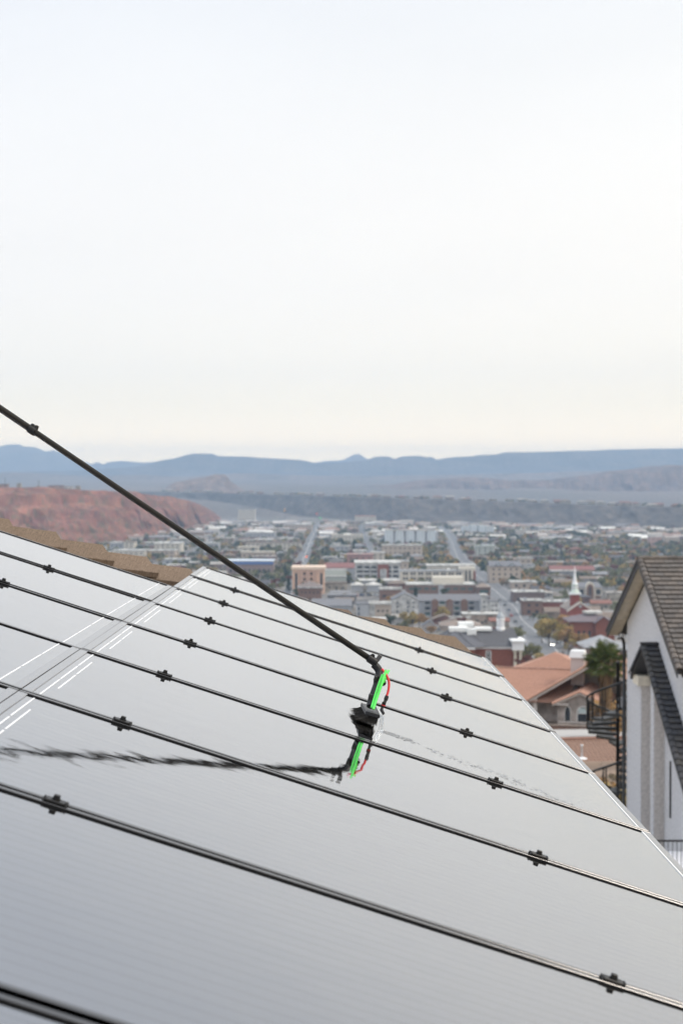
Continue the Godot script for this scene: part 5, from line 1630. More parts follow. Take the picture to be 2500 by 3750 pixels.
func build_streets():
	streets = [[MAIN_STREET, 8.0], [WEST_STREET, 6.5]]
	var cross := []
	for e in [[690.0, -40.0, 260.0, 6.0], [1092.0, -330.0, 330.0, 6.5], [1250.0, 120.0, 420.0, 5.5], [1490.0, -420.0, 480.0, 7.0], [1660.0, 130.0, 520.0, 5.5], [1900.0, -560.0, 560.0, 6.5], [2200.0, -640.0, 640.0, 6.5], [2480.0, -700.0, 720.0, 7.0], [2830.0, -800.0, 820.0, 7.0]]:
		cross.append([[[e[1], e[0]], [e[2], e[0]]], e[3]])
	for e in [[-180.0, 1250.0, 3300.0], [-330.0, 1700.0, 3300.0], [260.0, 950.0, 3100.0], [400.0, 1700.0, 3100.0], [35.0, 1400.0, 3200.0]]:
		cross.append([[[e[0], e[1]], [e[0] * 1.1, e[2]]], 5.0])
	for s in cross: streets.append(s)
	strip("main_road", MAIN_STREET, 8.0, 0.25, mats["asphalt"])
	strip("pavement", MAIN_STREET, 1.8, 0.38, mats["pale_asphalt"], 9.9)
	strip("pavement", MAIN_STREET, 1.8, 0.38, mats["pale_asphalt"], -9.9)
	strip("road_marking", MAIN_STREET, 0.16, 0.31, mats["road_paint"], 0.0)
	strip("west_road", WEST_STREET, 6.5, 0.25, mats["asphalt"])
	strip("road_marking", WEST_STREET, 0.25, 0.31, mats["road_paint"], 0.0)
	for s in cross: strip("side_road", s[0], s[1], 0.2, mats["asphalt"])
	build_cars()
	# traffic signals on the wide left street, their lamps lit
	for e in [[Vector3(-112.0235, -50.0185, -3100.0000), Color(1.0, 0.72, 0.42), "amber"], [Vector3(-47.9224, -56.6673, -3050.0000), Color(1.0, 0.25, 0.25), "red"], [Vector3(-39.9984, -61.9827, -2900.0000), Color(0.25, 1.0, 0.6), "green"], [Vector3(-40.0192, -82.6645, -1790.0000), Color(1.0, 0.45, 0.2), "orange"]]:
		var at: Vector3 = e[0]
		var gy := land(-at.z)
		var t := thing("street_signal", "signal post with a lit %s lamp over the wide left street" % e[2], "traffic light", Vector3(at.x, gy, at.z))
		var g := Geo.new()
		g.tube([Vector3.ZERO, Vector3(0, at.y - gy - 0.8, 0)], 0.16, 6)
		part(t, "post", g.done(), mats["black_metal"])
		bx(t, "signal_head", mats["black_metal"], Vector3(0, at.y - gy, -0.3), Vector3(1.3, 2.6, 0.5))
		g = Geo.new()
		g.tube([Vector3(0, at.y - gy, 0.0), Vector3(0, at.y - gy, 0.16)], 0.55, 12)
		var lm := mat("signal_lamp_" + e[2], e[1], 0.4)
		lm.emission_enabled = true
		lm.emission = e[1]
		lm.emission_energy_multiplier = 3.0
		part(t, "signal_lamp", g.done(), lm)
		var li := OmniLight3D.new()
		li.light_color = e[1]
		li.light_energy = 2.0
		li.omni_range = 30.0
		li.shadow_enabled = true
		li.name = "signal_glow"
		t.add_child(li)
		li.position = Vector3(0, at.y - gy, 0.8)

func make_car(label: String, at: Vector3, turn: float, paint: Material, tall: float, group: String, lit := false):
	var t := thing("parked_car" if not lit else "white_car", label, "car", at, turn, group)
	var g := Geo.new()
	# lower body as a cross section along the length, front towards +z
	var side := [Vector3(0, 0.35, 2.25), Vector3(0, 0.75, 2.2), Vector3(0, 0.95, 1.1), Vector3(0, 1.0, -2.0), Vector3(0, 0.8, -2.25), Vector3(0, 0.35, -2.25)]
	var q := []
	for p in side: q.append(p + Vector3(-0.92, 0, 0))
	g.prism(q, Vector3(1.84, 0, 0))
	part(t, "car_body", g.done(), paint)
	g = Geo.new()
	var y := tall
	var lo := [Vector3(-0.86, 0.96, 1.15), Vector3(0.86, 0.96, 1.15), Vector3(0.86, 0.98, -1.95), Vector3(-0.86, 0.98, -1.95)]
	var hi := [Vector3(-0.66, y - 0.08, 0.35), Vector3(0.66, y - 0.08, 0.35), Vector3(0.66, y - 0.08, -1.45), Vector3(-0.66, y - 0.08, -1.45)]
	for k in 4: g.quad(lo[k], lo[(k + 1) % 4], hi[(k + 1) % 4], hi[k])
	part(t, "car_windows", g.done(), mats["window_glass"])
	g = Geo.new()
	g.cbox(Vector3(0, y - 0.04, -0.55), Vector3(1.38, 0.09, 1.9), 0.03)
	part(t, "car_roof", g.done(), paint)
	for sx in [-0.82, 0.82]:
		for sz in [-1.4, 1.4]:
			g = Geo.new()
			g.tube([Vector3(sx - 0.1, 0.33, sz), Vector3(sx + 0.1, 0.33, sz)], 0.33, 10)
			var wh := part(t, "wheel", g.done(), mat("tyre", Color(0.02, 0.02, 0.02), 0.9))
		var lamp := mat("headlight_lens", Color(0.75, 0.75, 0.72), 0.15)
		if lit:
			lamp = mat("headlight_lit", Color(1, 0.98, 0.92), 0.3)
			lamp.emission_enabled = true
			lamp.emission = Color(1, 0.98, 0.92)
			lamp.emission_energy_multiplier = 12.0
			var li := SpotLight3D.new()
			li.name = "headlight_beam"
			li.light_energy = 3.0
			li.spot_range = 40.0
			li.shadow_enabled = true
			t.add_child(li)
			li.position = Vector3(sx * 0.75, 0.72, 2.35)
			li.rotation.y = PI
		bx(t, "headlight", lamp, Vector3(sx * 0.75, 0.72, 2.19), Vector3(0.42, 0.26, 0.12))
	return t

func build_cars():
	var paints := {"white": Color(0.70, 0.71, 0.72), "silver": Color(0.40, 0.41, 0.43), "black": Color(0.025, 0.025, 0.03), "red": Color(0.36, 0.04, 0.035), "dark blue": Color(0.04, 0.06, 0.12), "grey": Color(0.16, 0.165, 0.175)}
	var order := ["first", "second", "third", "fourth", "fifth", "sixth", "seventh", "eighth", "ninth", "tenth", "eleventh", "twelfth", "thirteenth", "fourteenth", "fifteenth"]
	var seq := ["red", "white", "silver", "dark blue", "grey", "silver", "black", "white", "grey", "dark blue", "silver", "black", "white", "grey", "silver"]
	for k in seq.size():
		var d := 640.0 + k * 14.0 + (k % 3) * 2.5
		var x := smooth_between([[430.0, 63.0], [560.0, 80.0], [705.0, 96.0], [840.0, 107.0], [975.0, 112.0]], d) + 6.4
		var p := mat("car_paint_" + seq[k].replace(" ", "_"), paints[seq[k]], 0.25, 0.6)
		make_car("%s car, %s in the line parked along the lower street" % [seq[k], order[k]], Vector3(x, land(d) + 0.27, -d), -0.1, p, 1.5 + 0.15 * (k % 3), "cars parked along the lower street")
	make_car("white car driving up the lower street with headlights lit", Vector3(99.036, land(735.0) + 0.27, -735.0), -0.05, mats["car_paint_white"], 1.8, "", true)
	# moving and parked cars farther up, as small as they look
	var seq2 := ["grey", "white", "black", "silver", "red", "white", "dark blue", "silver", "black", "white", "grey", "silver"]
	for k in seq2.size():
		var d := 905.0 + k * 22.0
		var side := 5.0 if k % 2 else -5.5
		var x := smooth_between([[840.0, 107.0], [975.0, 112.0], [1060.0, 118.0], [1400.0, 124.0]], d) + side
		var p := mat("car_paint_" + seq2[k].replace(" ", "_"), paints[seq2[k]], 0.25, 0.6)
		make_car("%s car, %s up the street beyond the parked line" % [seq2[k], order[k]], Vector3(x, land(d) + 0.27, -d), 0.0 if k % 2 else PI, p, 1.55, "cars on the upper street")
	for k in 12:
		var d := 1560.0 + k * 95.0
		var x := smooth_between([[1150.0, -38.0], [1760.0, -43.0], [2310.0, -46.0], [3100.0, -49.0]], d) + (3.2 if k % 2 else -3.2)
		make_car("%s car, %s along the straight street left of the garage" % [seq[k], order[k]], Vector3(x, land(d) + 0.27, -d), 0.0 if k % 2 else PI, mats["car_paint_" + seq[k].replace(" ", "_")], 1.6, "cars on the straight west street")
	# the car park by the garage
	for k in 14:
		var x: float = 0.000 + (k % 7) * 5.2
		var d := 1172.0 + (k / 7) * 16.0
		var c: String = ["white", "silver", "dark blue", "white", "grey", "black", "red"][(k * 3) % 7]
		make_car("%s car in the %s row of the garage car park, %s along" % [c, "front" if k < 7 else "back", order[k % 7]], Vector3(x, land(d) + 0.1, -d), PI / 2.0, mats["car_paint_" + c.replace(" ", "_")], 1.5, "cars in the garage car park")
	plots.append([0.000 + 16.0, -1180.0, 20.0, 22.0, 14.0])

var told := {}
const ORDER := ["first", "second", "third", "fourth", "fifth", "sixth", "seventh", "eighth", "ninth", "tenth", "eleventh", "twelfth", "thirteenth", "fourteenth", "fifteenth", "sixteenth", "seventeenth", "eighteenth", "nineteenth", "twentieth"]
# says where a thing stands by the nearest landmark; equals are counted outwards from it
func whereabouts(x: float, d: float) -> Array:
	var best: Array = []
	var near := 1e9
	for l in landmarks:
		var r := Vector2(x - l[1], (-d - l[2]) * 0.45).length()
		if r < near and -l[2] > 300.0:
			near = r
			best = l
	var dx: float = x - best[1]
	var dz: float = d + best[2]
	var rel := "behind"
	if absf(dx) > absf(dz) * 0.45 + best[3] * 0.5: rel = "left of" if dx < 0 else "right of"
	elif dz < 0: rel = "in front of"
	return [rel + " " + best[0], near]

func name_all(list: Array, noun: String, group: String):
	# list: [node, look, x, d]
	var by := {}
	for e in list:
		var w := whereabouts(e[2], e[3])
		var key: String = e[1] + "|" + w[0]
		if not by.has(key): by[key] = []
		by[key].append([w[1], e[0], e[1], w[0]])
	for key in by:
		var a: Array = by[key]
		a.sort_custom(func(p, q): return p[0] < q[0])
		for i in a.size():
			var lab := "%s %s" % [a[i][2], a[i][3]]
			if a.size() > 1: lab = "%s %s, %s out" % [a[i][2], a[i][3], ORDER[mini(i, 19)]]
			tag(a[i][1], lab, noun, group)

func build_town():
	var walls := {"cream": Color(0.50, 0.45, 0.38), "tan": Color(0.40, 0.32, 0.26), "white": Color(0.60, 0.59, 0.57), "brick": Color(0.27, 0.14, 0.11), "grey": Color(0.31, 0.31, 0.32), "rose": Color(0.40, 0.28, 0.24)}
	var roofs := {"white": Color(0.68, 0.67, 0.64), "grey": Color(0.28, 0.28, 0.295), "brown": Color(0.24, 0.19, 0.155), "red": Color(0.27, 0.13, 0.10), "pale": Color(0.42, 0.39, 0.36), "slate": Color(0.11, 0.11, 0.125)}
	var wm := {}
	var rm := {}
	for k in walls: wm[k] = grain(mat("town_wall_" + k, walls[k], 0.9, 0.3), mats["coarse"], 0.05)
	for k in roofs: rm[k] = grain(mat("town_roof_" + k, roofs[k], 0.85, 0.35), mats["fine"], 0.1)
	var list := []
	var made := 0
	var tries := 0
	while made < 232 and tries < 60000:
		tries += 1
		var d := 860.0 + 1750.0 * pow(rng.randf(), 1.25)
		var x := rng.randf_range(-0.225, 0.225) * d
		var west := x < 0.02 * d
		var flat := rng.randf() < (0.62 if west else 0.28)
		var w := rng.randf_range(14.0, 34.0) if flat else rng.randf_range(10.0, 17.0)
		var deep := rng.randf_range(12.0, 22.0) if flat else rng.randf_range(9.0, 13.0)
		var h := rng.randf_range(4.0, 7.5) if flat else rng.randf_range(3.2, 5.8)
		if on_plot(x, d + deep / 2.0, maxf(w, deep) * 0.5 + 1.0) or on_street(x, d + deep / 2.0, w * 0.5): continue
		if not in_sight(x, land(d) + h + 2.0, d + deep): continue
		if x < -0.1 * d and d > 2000.0 + (x / d + 0.21) * 9000.0: continue
		var wk: String = walls.keys()[rng.randi() % 6]
		var rk: String = (["white", "brown", "pale", "grey", "white"] if flat else ["grey", "brown", "red", "pale", "slate", "grey", "brown"])[rng.randi() % (5 if flat else 7)]
		var t := Node3D.new()
		t.name = numbered("town_shop" if flat else "town_house")
		add_child(t)
		t.position = Vector3(x, land(d), -d)
		body(t, -w / 2, w / 2, -0.5, h, 0, -deep, wm[wk])
		if flat:
			flat_roof(t, -w / 2, w / 2, h, 0, -deep, rm[rk], 0.7 if d < 1500.0 else 0.0, 0.4)
			if d < 1900.0:
				for k in 2: bx(t, "roof_unit", rm["pale"], Vector3(rng.randf_range(-0.35, 0.35) * w, h + 0.9, -deep * rng.randf_range(0.25, 0.75)), Vector3(1.8, 1.2, 1.6))
		elif rng.randf() < 0.55:
			var ax := rng.randf() < 0.7
			gable_end(t, -w / 2, w / 2, h, w * 0.14 if ax else w * 0.17, 0, -deep, wm[wk], ax)
			gable_roof(t, -w / 2, w / 2, h, w * 0.14 if ax else w * 0.17, 0, -deep, rm[rk], ax, 0.6)
		else:
			hip_roof(t, -w / 2, w / 2, h, w * 0.15, 0, -deep, rm[rk], 0.7)
		var n := maxi(2, int(w / 5.0))
		windows(t, -w / 2 + 0.8, w / 2 - 0.8, 0.9, minf(h - 0.5, 3.2), n, 1, 1.5, 1.3, 0, mats["dark_window"])
		if d < 1500.0: bx(t, "door", mats["dark_window"], Vector3(w * 0.02, 1.0, 0.04), Vector3(1.0, 2.1, 0.1))
		plots.append([x, -d - deep / 2.0, maxf(w, deep) / 2.0, w / 2.0 + 1.0, deep / 2.0 + 1.0])
		list.append([t, "%s %s with %s %s roof" % [wk, "shop" if flat else "house", rk, "flat" if flat else "pitched"], x, d])
		made += 1
	name_all(list, "building", "small buildings of the town")
	build_mesa_houses(wm, rm)
	# the farthest streets, too many and too small to pick apart
	var g := Geo.new()
	g.tint = true
	var cols := [Color(0.50, 0.47, 0.43), Color(0.40, 0.34, 0.28), Color(0.28, 0.22, 0.19), Color(0.25, 0.24, 0.25), Color(0.52, 0.50, 0.47)]
	var rcol := [Color(0.62, 0.61, 0.58), Color(0.30, 0.26, 0.24), Color(0.20, 0.19, 0.20), Color(0.24, 0.15, 0.12), Color(0.36, 0.33, 0.30)]
	var k2 := 0
	tries = 0
	while k2 < 430 and tries < 20000:
		tries += 1
		var d := rng.randf_range(2250.0, 3350.0)
		var x := rng.randf_range(-0.22, 0.225) * d
		if x < -0.08 * d and d > 2000.0 + (x / d + 0.21) * 9000.0: continue
		if d > smooth_between([[-0.0790, 4500], [-0.0234, 3900], [0.0323, 3400], [0.1158, 3200], [0.2182, 2900]], x / d) - 40.0: continue
		if on_plot(x, d, 14.0) or on_street(x, d, 8.0): continue
		var w := rng.randf_range(9.0, 30.0); var h := rng.randf_range(3.5, 8.0); var deep := rng.randf_range(9.0, 18.0)
		g.col = cols[rng.randi() % 5]
		g.box(Vector3(x, land(d) + h / 2.0, -d), Vector3(w, h, deep))
		g.col = rcol[rng.randi() % 5]
		if rng.randf() < 0.5: g.box(Vector3(x, land(d) + h + 0.3, -d), Vector3(w + 1.0, 0.7, deep + 1.0))
		else:
			var y := land(d) + h
			g.prism([Vector3(x - w / 2 - 0.5, y, -d + deep / 2 + 0.5), Vector3(x - w / 2 - 0.5, y + 2.4, -d), Vector3(x - w / 2 - 0.5, y, -d - deep / 2 - 0.5)], Vector3(w + 1.0, 0, 0))
		plots.append([x, -d, maxf(w, deep) / 2.0])
		k2 += 1
	var far := part(self, "distant_rooftops", g.done(), mats["tinted"])
	far.set_meta("kind", "stuff")
	tag(far, "mass of tiny pale rooftops filling the valley below the mesa", "rooftops")

func build_mesa_houses(wm: Dictionary, rm: Dictionary):
	var top := [[-0.2627, -0.0025], [-0.2182, -0.0031], [-0.1263, -0.0042], [-0.0623, -0.0056], [0.0045, -0.0075], [0.0601, -0.0092], [0.1158, -0.0111], [0.1714, -0.0131], [0.2182, -0.0145], [0.2717, -0.0161]]
	var foot := [[-0.2627, 5500], [-0.2182, 5400], [-0.1263, 5000], [-0.0790, 4600], [-0.0234, 4000], [0.0323, 3500], [0.1158, 3280], [0.2182, 2960], [0.2716, 2800]]
	var wn := wm.keys()
	var rn := rm.keys()
	for k in 44:
		var b := lerpf(-0.115, 0.215, (k + rng.randf_range(0.1, 0.9)) / 44.0)
		var d := smooth_between(foot, b) + 175.0 + rng.randf_range(10.0, 60.0)
		var y := smooth_between(top, b) * (smooth_between(foot, b) + 170.0)
		var w := rng.randf_range(13.0, 24.0); var h := rng.randf_range(4.0, 7.0); var deep := 12.0
		var wk: String = ["cream", "tan", "white", "rose", "cream"][rng.randi() % 5]
		var rk: String = ["brown", "red", "pale", "grey"][rng.randi() % 4]
		var t := thing("mesa_house", "%s house with %s roof on the mesa edge, %s from the cliff end" % [wk, rk, ordinal(k)], "house", Vector3(b * d, y - 1.0, -d), 0.0, "houses along the mesa edge")
		body(t, -w / 2, w / 2, -1.0, h, 0, -deep, wm[wk])
		if k % 3: hip_roof(t, -w / 2, w / 2, h, 2.4, 0, -deep, rm[rk], 0.8)
		else: gable_roof(t, -w / 2, w / 2, h, 2.4, 0, -deep, rm[rk], true, 0.8)
		windows(t, -w / 2 + 1, w / 2 - 1, 0.8, 3.0, 3, 1, 2.0, 1.6, 0, mats["dark_window"])
	# a few buildings and masts on top of the red cliff
	for e in [[70.0, 6.0, 5.0, "cream", "white"], [140.0, 3.5, 3.0, "white", "pale"], [205.0, 24.0, 4.0, "rose", "red"], [252.0, 13.0, 4.0, "white", "white"], [285.0, 7.0, 5.0, "cream", "pale"], [12.0, 16.0, 4.0, "rose", "brown"]]:
		var d := 2450.0
		var x: float = (e[0] - 1250.0) / 5729.0 * d
		var t := thing("cliff_top_house", "%s building with %s roof on the red cliff rim, %s metres wide" % [e[3], e[4], str(int(e[1]))], "house", Vector3(x, -3.5 - 4.0 * maxf(0.0, (e[0] - 100.0) / 200.0), -d), 0.0, "buildings on the red cliff rim")
		body(t, -e[1] / 2, e[1] / 2, -4.0, e[2], 0, -8.0, wm[e[3]])
		flat_roof(t, -e[1] / 2, e[1] / 2, e[2], 0, -8.0, rm[e[4]], 0.0, 0.3)
		windows(t, -e[1] / 2, e[1] / 2, 0.8, 3.0, 2, 1, 1.0, 1.2, 0, mats["dark_window"])
	for e in [[20.0, 1750.0], [143.0, 1757.0], [70.0, 1768.0]]:
		var d := 2440.0
		var g := Geo.new()
		var y0 := -6.0
		var y1: float = (1774.6 - e[1]) / 5729.0 * d
		g.tube([Vector3(0, 0, 0), Vector3(0, y1 - y0, 0)], 0.35, 5)
		var t := thing("radio_mast", "thin radio mast on the red cliff rim, %s" % ["tallest, nearest the picture edge", "second tallest, farther along", "shortest, between the other two"][0 if e[0] < 50.0 else 1 if e[0] > 100.0 else 2], "mast", Vector3((e[0] - 1250.0) / 5729.0 * d, y0, -d), 0.0, "masts on the red cliff")
		part(t, "mast_pole", g.done(), mats["black_metal"])
		bx(t, "mast_arm", mats["black_metal"], Vector3(0, (y1 - y0) * 0.85, 0), Vector3(2.2, 0.3, 0.3))

func ordinal(k: int) -> String:
	if k < 20: return ORDER[k]
	var tens: String = ["", "", "twenty", "thirty", "forty"][(k + 1) / 10]
	var r := (k + 1) % 10
	return (["", "", "twentieth", "thirtieth", "fortieth"][(k + 1) / 10]) if r == 0 else tens + "-" + ORDER[r - 1]

# a crown of leaf clumps in a unit tree one metre high: leaves gather on blobs, gaps between them
func crown_mesh(kind: String, seed_: int, leaves: int, cols: Array) -> ArrayMesh:
	var r := RandomNumberGenerator.new()
	r.seed = seed_
	var g := Geo.new()
	g.tint = true
	var blobs := []
	for k in (9 if kind != "cone" else 14):
		var f := r.randf()
		if kind == "cone":
			var y := 0.12 + 0.84 * k / 14.0
			var rad := 0.20 * (1.0 - k / 14.5)
			blobs.append([Vector3(r.randf_range(-0.04, 0.04), y, r.randf_range(-0.04, 0.04)), rad + 0.03, 0.09])
		elif kind == "column":
			blobs.append([Vector3(r.randf_range(-0.05, 0.05), 0.15 + 0.8 * k / 9.0, r.randf_range(-0.05, 0.05)), 0.12, 0.11])
		else:
			var a := r.randf() * TAU
			var q := 0.26 * sqrt(r.randf())
			blobs.append([Vector3(cos(a) * q, 0.42 + 0.40 * f - q * 0.25, sin(a) * q), r.randf_range(0.11, 0.19), r.randf_range(0.09, 0.15)])
	for i in leaves:
		var b: Array = blobs[r.randi() % blobs.size()]
		var dir := Vector3(r.randfn(), r.randfn(), r.randfn()).normalized() * pow(r.randf(), 0.4)
		var p: Vector3 = b[0] + Vector3(dir.x * b[1], dir.y * b[2], dir.z * b[1])
		var s := r.randf_range(0.5, 1.3) * (1.15 / sqrt(leaves)) * (0.7 if kind == "bare" else 1.0)
		var u := Vector3(r.randfn(), r.randfn(), r.randfn()).normalized()
		var w := u.cross(Vector3(r.randfn(), r.randfn(), r.randfn())).normalized()
		g.col = cols[r.randi() % cols.size()] * r.randf_range(0.75, 1.25)
		if kind == "bare":
			g.tri(p - u * s * 0.1, p + u * s * 0.1, p + w * s * 1.6 + Vector3(0, s, 0))
		else:
			g.quad(p - u * s, p - w * s * 0.7, p + u * s, p + w * s * 0.7)
	if kind == "bare" or kind == "round":
		g.col = Color(0.10, 0.08, 0.065)
		for k in 7:
			var b: Array = blobs[k]
			var o: Vector3 = Vector3(0, 0.26, 0)
			g.tube([o, o.lerp(b[0], 0.55) + Vector3(0, 0.02, 0), b[0]], [0.016, 0.010, 0.004], 4, false)
	return g.done()

func build_palm():
	var at: Vector3 = Vector3(23.6491, -15.7500, -140.0000)
	var gy := land(140.0)
	var t := thing("palm_tree", "fan palm with full green crown and shaggy brown trunk by the stair", "tree", Vector3(at.x, gy, at.z))
	var hgt := at.y - gy
	var g := Geo.new()
	g.tube([Vector3(0, -0.5, 0), Vector3(0.05, hgt * 0.5, 0), Vector3(0, hgt, 0)], [0.36, 0.30, 0.26], 10)
	part(t, "trunk", g.done(true), mat("palm_bark", Color(0.13, 0.09, 0.06), 0.95))
	var r := RandomNumberGenerator.new()
	r.seed = 12
	g = Geo.new()
	g.tint = true
	var sk := Geo.new()
	sk.tint = true
	for k in 74:
		var el := lerpf(-0.75, 1.35, pow(r.randf(), 0.85))
		var az := r.randf() * TAU
		var dir := Vector3(cos(az) * cos(el), sin(el), sin(az) * cos(el))
		var stalk := r.randf_range(0.85, 1.45)
		var tip: Vector3 = Vector3(0, hgt, 0) + dir * stalk
		g.col = Color(0.10, 0.13, 0.04)
		g.tube([Vector3(0, hgt, 0), tip], [0.03, 0.02], 4, false)
		var side := dir.cross(Vector3.UP).normalized()
		var up := side.cross(dir).normalized()
		var lf := r.randf_range(0.85, 1.3)
		for q in 17:
			var a := lerpf(-1.75, 1.75, q / 16.0)
			var d := (dir * cos(a) + side * sin(a)).normalized()
			var e := tip + d * lf * (1.0 - 0.18 * absf(a)) + Vector3(0, -0.16 - 0.22 * absf(a), 0) * lf
			var wv := (side * cos(a) - dir * sin(a)) * 0.045
			g.col = Color(0.055, 0.095, 0.028).lerp(Color(0.16, 0.17, 0.06), r.randf() * 0.8 + (0.2 if el < -0.2 else 0.0))
			var mid := tip.lerp(e, 0.55) + up * 0.05
			g.quad(tip, mid + wv, e, mid - wv)
	part(t, "crown", g.done(), mats["leaf"])
	for k in 240:
		var az := r.randf() * TAU
		var y := hgt - 0.5 - r.randf() * 3.6
		var rad := r.randf_range(0.30, 0.62)
		var p := Vector3(cos(az) * rad, y, sin(az) * rad)
		sk.col = Color(0.17, 0.11, 0.065).lerp(Color(0.27, 0.19, 0.11), r.randf())
		var w := Vector3(-sin(az), 0, cos(az)) * 0.07
		sk.quad(p - w, p + w, p + w * 0.6 + Vector3(0, -0.9, 0) * r.randf_range(0.7, 1.2), p - w * 0.6 + Vector3(cos(az) * 0.06, -1.0, sin(az) * 0.06))
	part(t, "dead_fronds", sk.done(), mats["leaf"])

func build_trees():
	var leaf := mat("leaf", Color(1, 1, 1), 0.8, 0.3)
	leaf.vertex_color_use_as_albedo = true
	leaf.backlight_enabled = true
	leaf.backlight = Color(0.25, 0.25, 0.25)
	var bark := mat("bark", Color(0.10, 0.08, 0.065), 0.95)
	var kinds := {
		"olive-green tree": ["round", [Color(0.17, 0.175, 0.09), Color(0.21, 0.20, 0.11), Color(0.14, 0.15, 0.08)]],
		"dark evergreen": ["round", [Color(0.065, 0.09, 0.06), Color(0.085, 0.11, 0.075), Color(0.055, 0.08, 0.06)]],
		"yellow autumn tree": ["round", [Color(0.40, 0.29, 0.10), Color(0.33, 0.26, 0.11), Color(0.26, 0.22, 0.10)]],
		"orange autumn tree": ["round", [Color(0.40, 0.24, 0.10), Color(0.33, 0.21, 0.10), Color(0.27, 0.19, 0.10)]],
		"russet tree": ["round", [Color(0.16, 0.065, 0.055), Color(0.13, 0.06, 0.055), Color(0.20, 0.08, 0.06)]],
		"bare grey-brown tree": ["bare", [Color(0.28, 0.235, 0.20), Color(0.24, 0.20, 0.18), Color(0.32, 0.27, 0.225)]],
		"slim dark conifer": ["cone", [Color(0.03, 0.055, 0.04), Color(0.04, 0.065, 0.045)]],
	}
	var crowns := {}
	var s := 300
	for k in kinds:
		crowns[k] = []
		for v in 3:
			crowns[k].append([crown_mesh(kinds[k][0], s, 1500, kinds[k][1]), crown_mesh(kinds[k][0], s + 1, 420, kinds[k][1])])
			s += 2
	var tg := Geo.new()
	tg.tube([Vector3(0, -0.06, 0), Vector3(0.01, 0.15, 0), Vector3(0, 0.36, 0), Vector3(0.02, 0.55, 0.01)], [0.030, 0.024, 0.018, 0.008], 6)
	var trunk := tg.done()
	build_palm()
	var list := []
	var plant := func(kind: String, x: float, d: float, h: float, spread: float):
		var t := Node3D.new()
		t.name = numbered("conifer_tree" if kind == "slim dark conifer" else "bare_tree" if kind == "bare grey-brown tree" else "autumn_tree" if kind.contains("autumn") or kind == "russet tree" else "street_tree")
		add_child(t)
		t.position = Vector3(x, land(d), -d)
		t.rotation.y = rng.randf() * TAU
		var pick: Array = crowns[kind][rng.randi() % 3]
		part(t, "trunk", trunk, bark, Vector3.ZERO, Vector3(h * 0.8, h, h * 0.8))
		part(t, "crown", pick[0] if d < 1000.0 else pick[1], leaf, Vector3.ZERO, Vector3(h * spread, h, h * spread))
		list.append([t, kind, x, d])
	# trees that the photograph shows singly: kind, x, ahead, height, spread
	for e in [
		["olive-green tree", 60.818, 505.0, 9.0, 1.15], ["olive-green tree", 60.355, 520.0, 7.5, 1.0], ["yellow autumn tree", 60.739, 480.0, 5.5, 1.3], ["russet tree", 55.372, 470.0, 5.0, 1.2], ["russet tree", 53.274, 466.0, 3.6, 1.4],
		["yellow autumn tree", 98.138, 765.0, 14.0, 1.25], ["yellow autumn tree", 97.497, 735.0, 14.5, 1.2], ["orange autumn tree", 104.103, 755.0, 17.0, 1.1], ["olive-green tree", 108.360, 830.0, 15.0, 1.2], ["olive-green tree", 114.976, 850.0, 12.0, 1.1],
		["yellow autumn tree", 99.574, 700.0, 14.0, 1.2], ["orange autumn tree", 97.915, 680.0, 12.0, 1.1], ["orange autumn tree", 97.741, 640.0, 11.5, 1.0], ["russet tree", 95.297, 600.0, 7.0, 1.2], ["bare grey-brown tree", 86.920, 600.0, 7.0, 1.4], ["bare grey-brown tree", 85.035, 560.0, 7.0, 1.4], ["bare grey-brown tree", 79.170, 560.0, 6.0, 1.4], ["yellow autumn tree", 93.831, 640.0, 7.0, 1.2],
		["yellow autumn tree", 36.504, 890.0, 11.5, 1.1], ["yellow autumn tree", 40.161, 885.0, 12.0, 1.1], ["orange autumn tree", 44.520, 895.0, 12.0, 0.9], ["olive-green tree", 34.621, 870.0, 8.0, 1.1], ["olive-green tree", 42.126, 862.0, 4.0, 1.5], ["orange autumn tree", 48.177, 905.0, 9.0, 0.9],
		["russet tree", 49.481, 500.0, 7.5, 0.9], ["russet tree", 56.089, 520.0, 10.5, 0.9],
		["russet tree", -44.570, 1330.0, 9.0, 1.4], ["russet tree", -41.889, 1500.0, 12.0, 1.2], ["russet tree", -53.457, 1240.0, 11.0, 1.2], ["slim dark conifer", -41.433, 1230.0, 11.0, 1.1], ["slim dark conifer", -27.209, 1190.0, 10.0, 1.2], ["slim dark conifer", 14.609, 1860.0, 13.0, 1.5], ["slim dark conifer", -90.997, 1960.0, 10.0, 1.6], ["orange autumn tree", 14.249, 1570.0, 9.0, 1.7], ["olive-green tree", -57.444, 1360.0, 10.0, 1.2], ["dark evergreen", 25.266, 1540.0, 7.0, 1.4],
		["slim dark conifer", 111.634, 1640.0, 9.0, 1.3], ["orange autumn tree", 165.112, 2150.0, 12.0, 2.0], ["russet tree", 147.463, 1790.0, 12.0, 1.3], ["orange autumn tree", 131.940, 1290.0, 8.0, 1.2], ["orange autumn tree", 150.120, 1220.0, 8.0, 1.4], ["orange autumn tree", 153.282, 1190.0, 8.5, 1.1], ["yellow autumn tree", 188.326, 1300.0, 8.0, 1.0], ["orange autumn tree", 256.675, 1720.0, 10.0, 1.4], ["orange autumn tree", 215.990, 1650.0, 9.0, 1.4],
		["dark evergreen", 117.457, 960.0, 6.0, 1.0], ["olive-green tree", 149.669, 1080.0, 9.0, 1.3], ["olive-green tree", 151.010, 1050.0, 8.0, 1.2],
	]:
		plant.call(e[0], e[1], e[2], e[3], e[4])
	# the rest of the town's trees, by part of town
	var names := kinds.keys()
	var made := 0
	var tries := 0
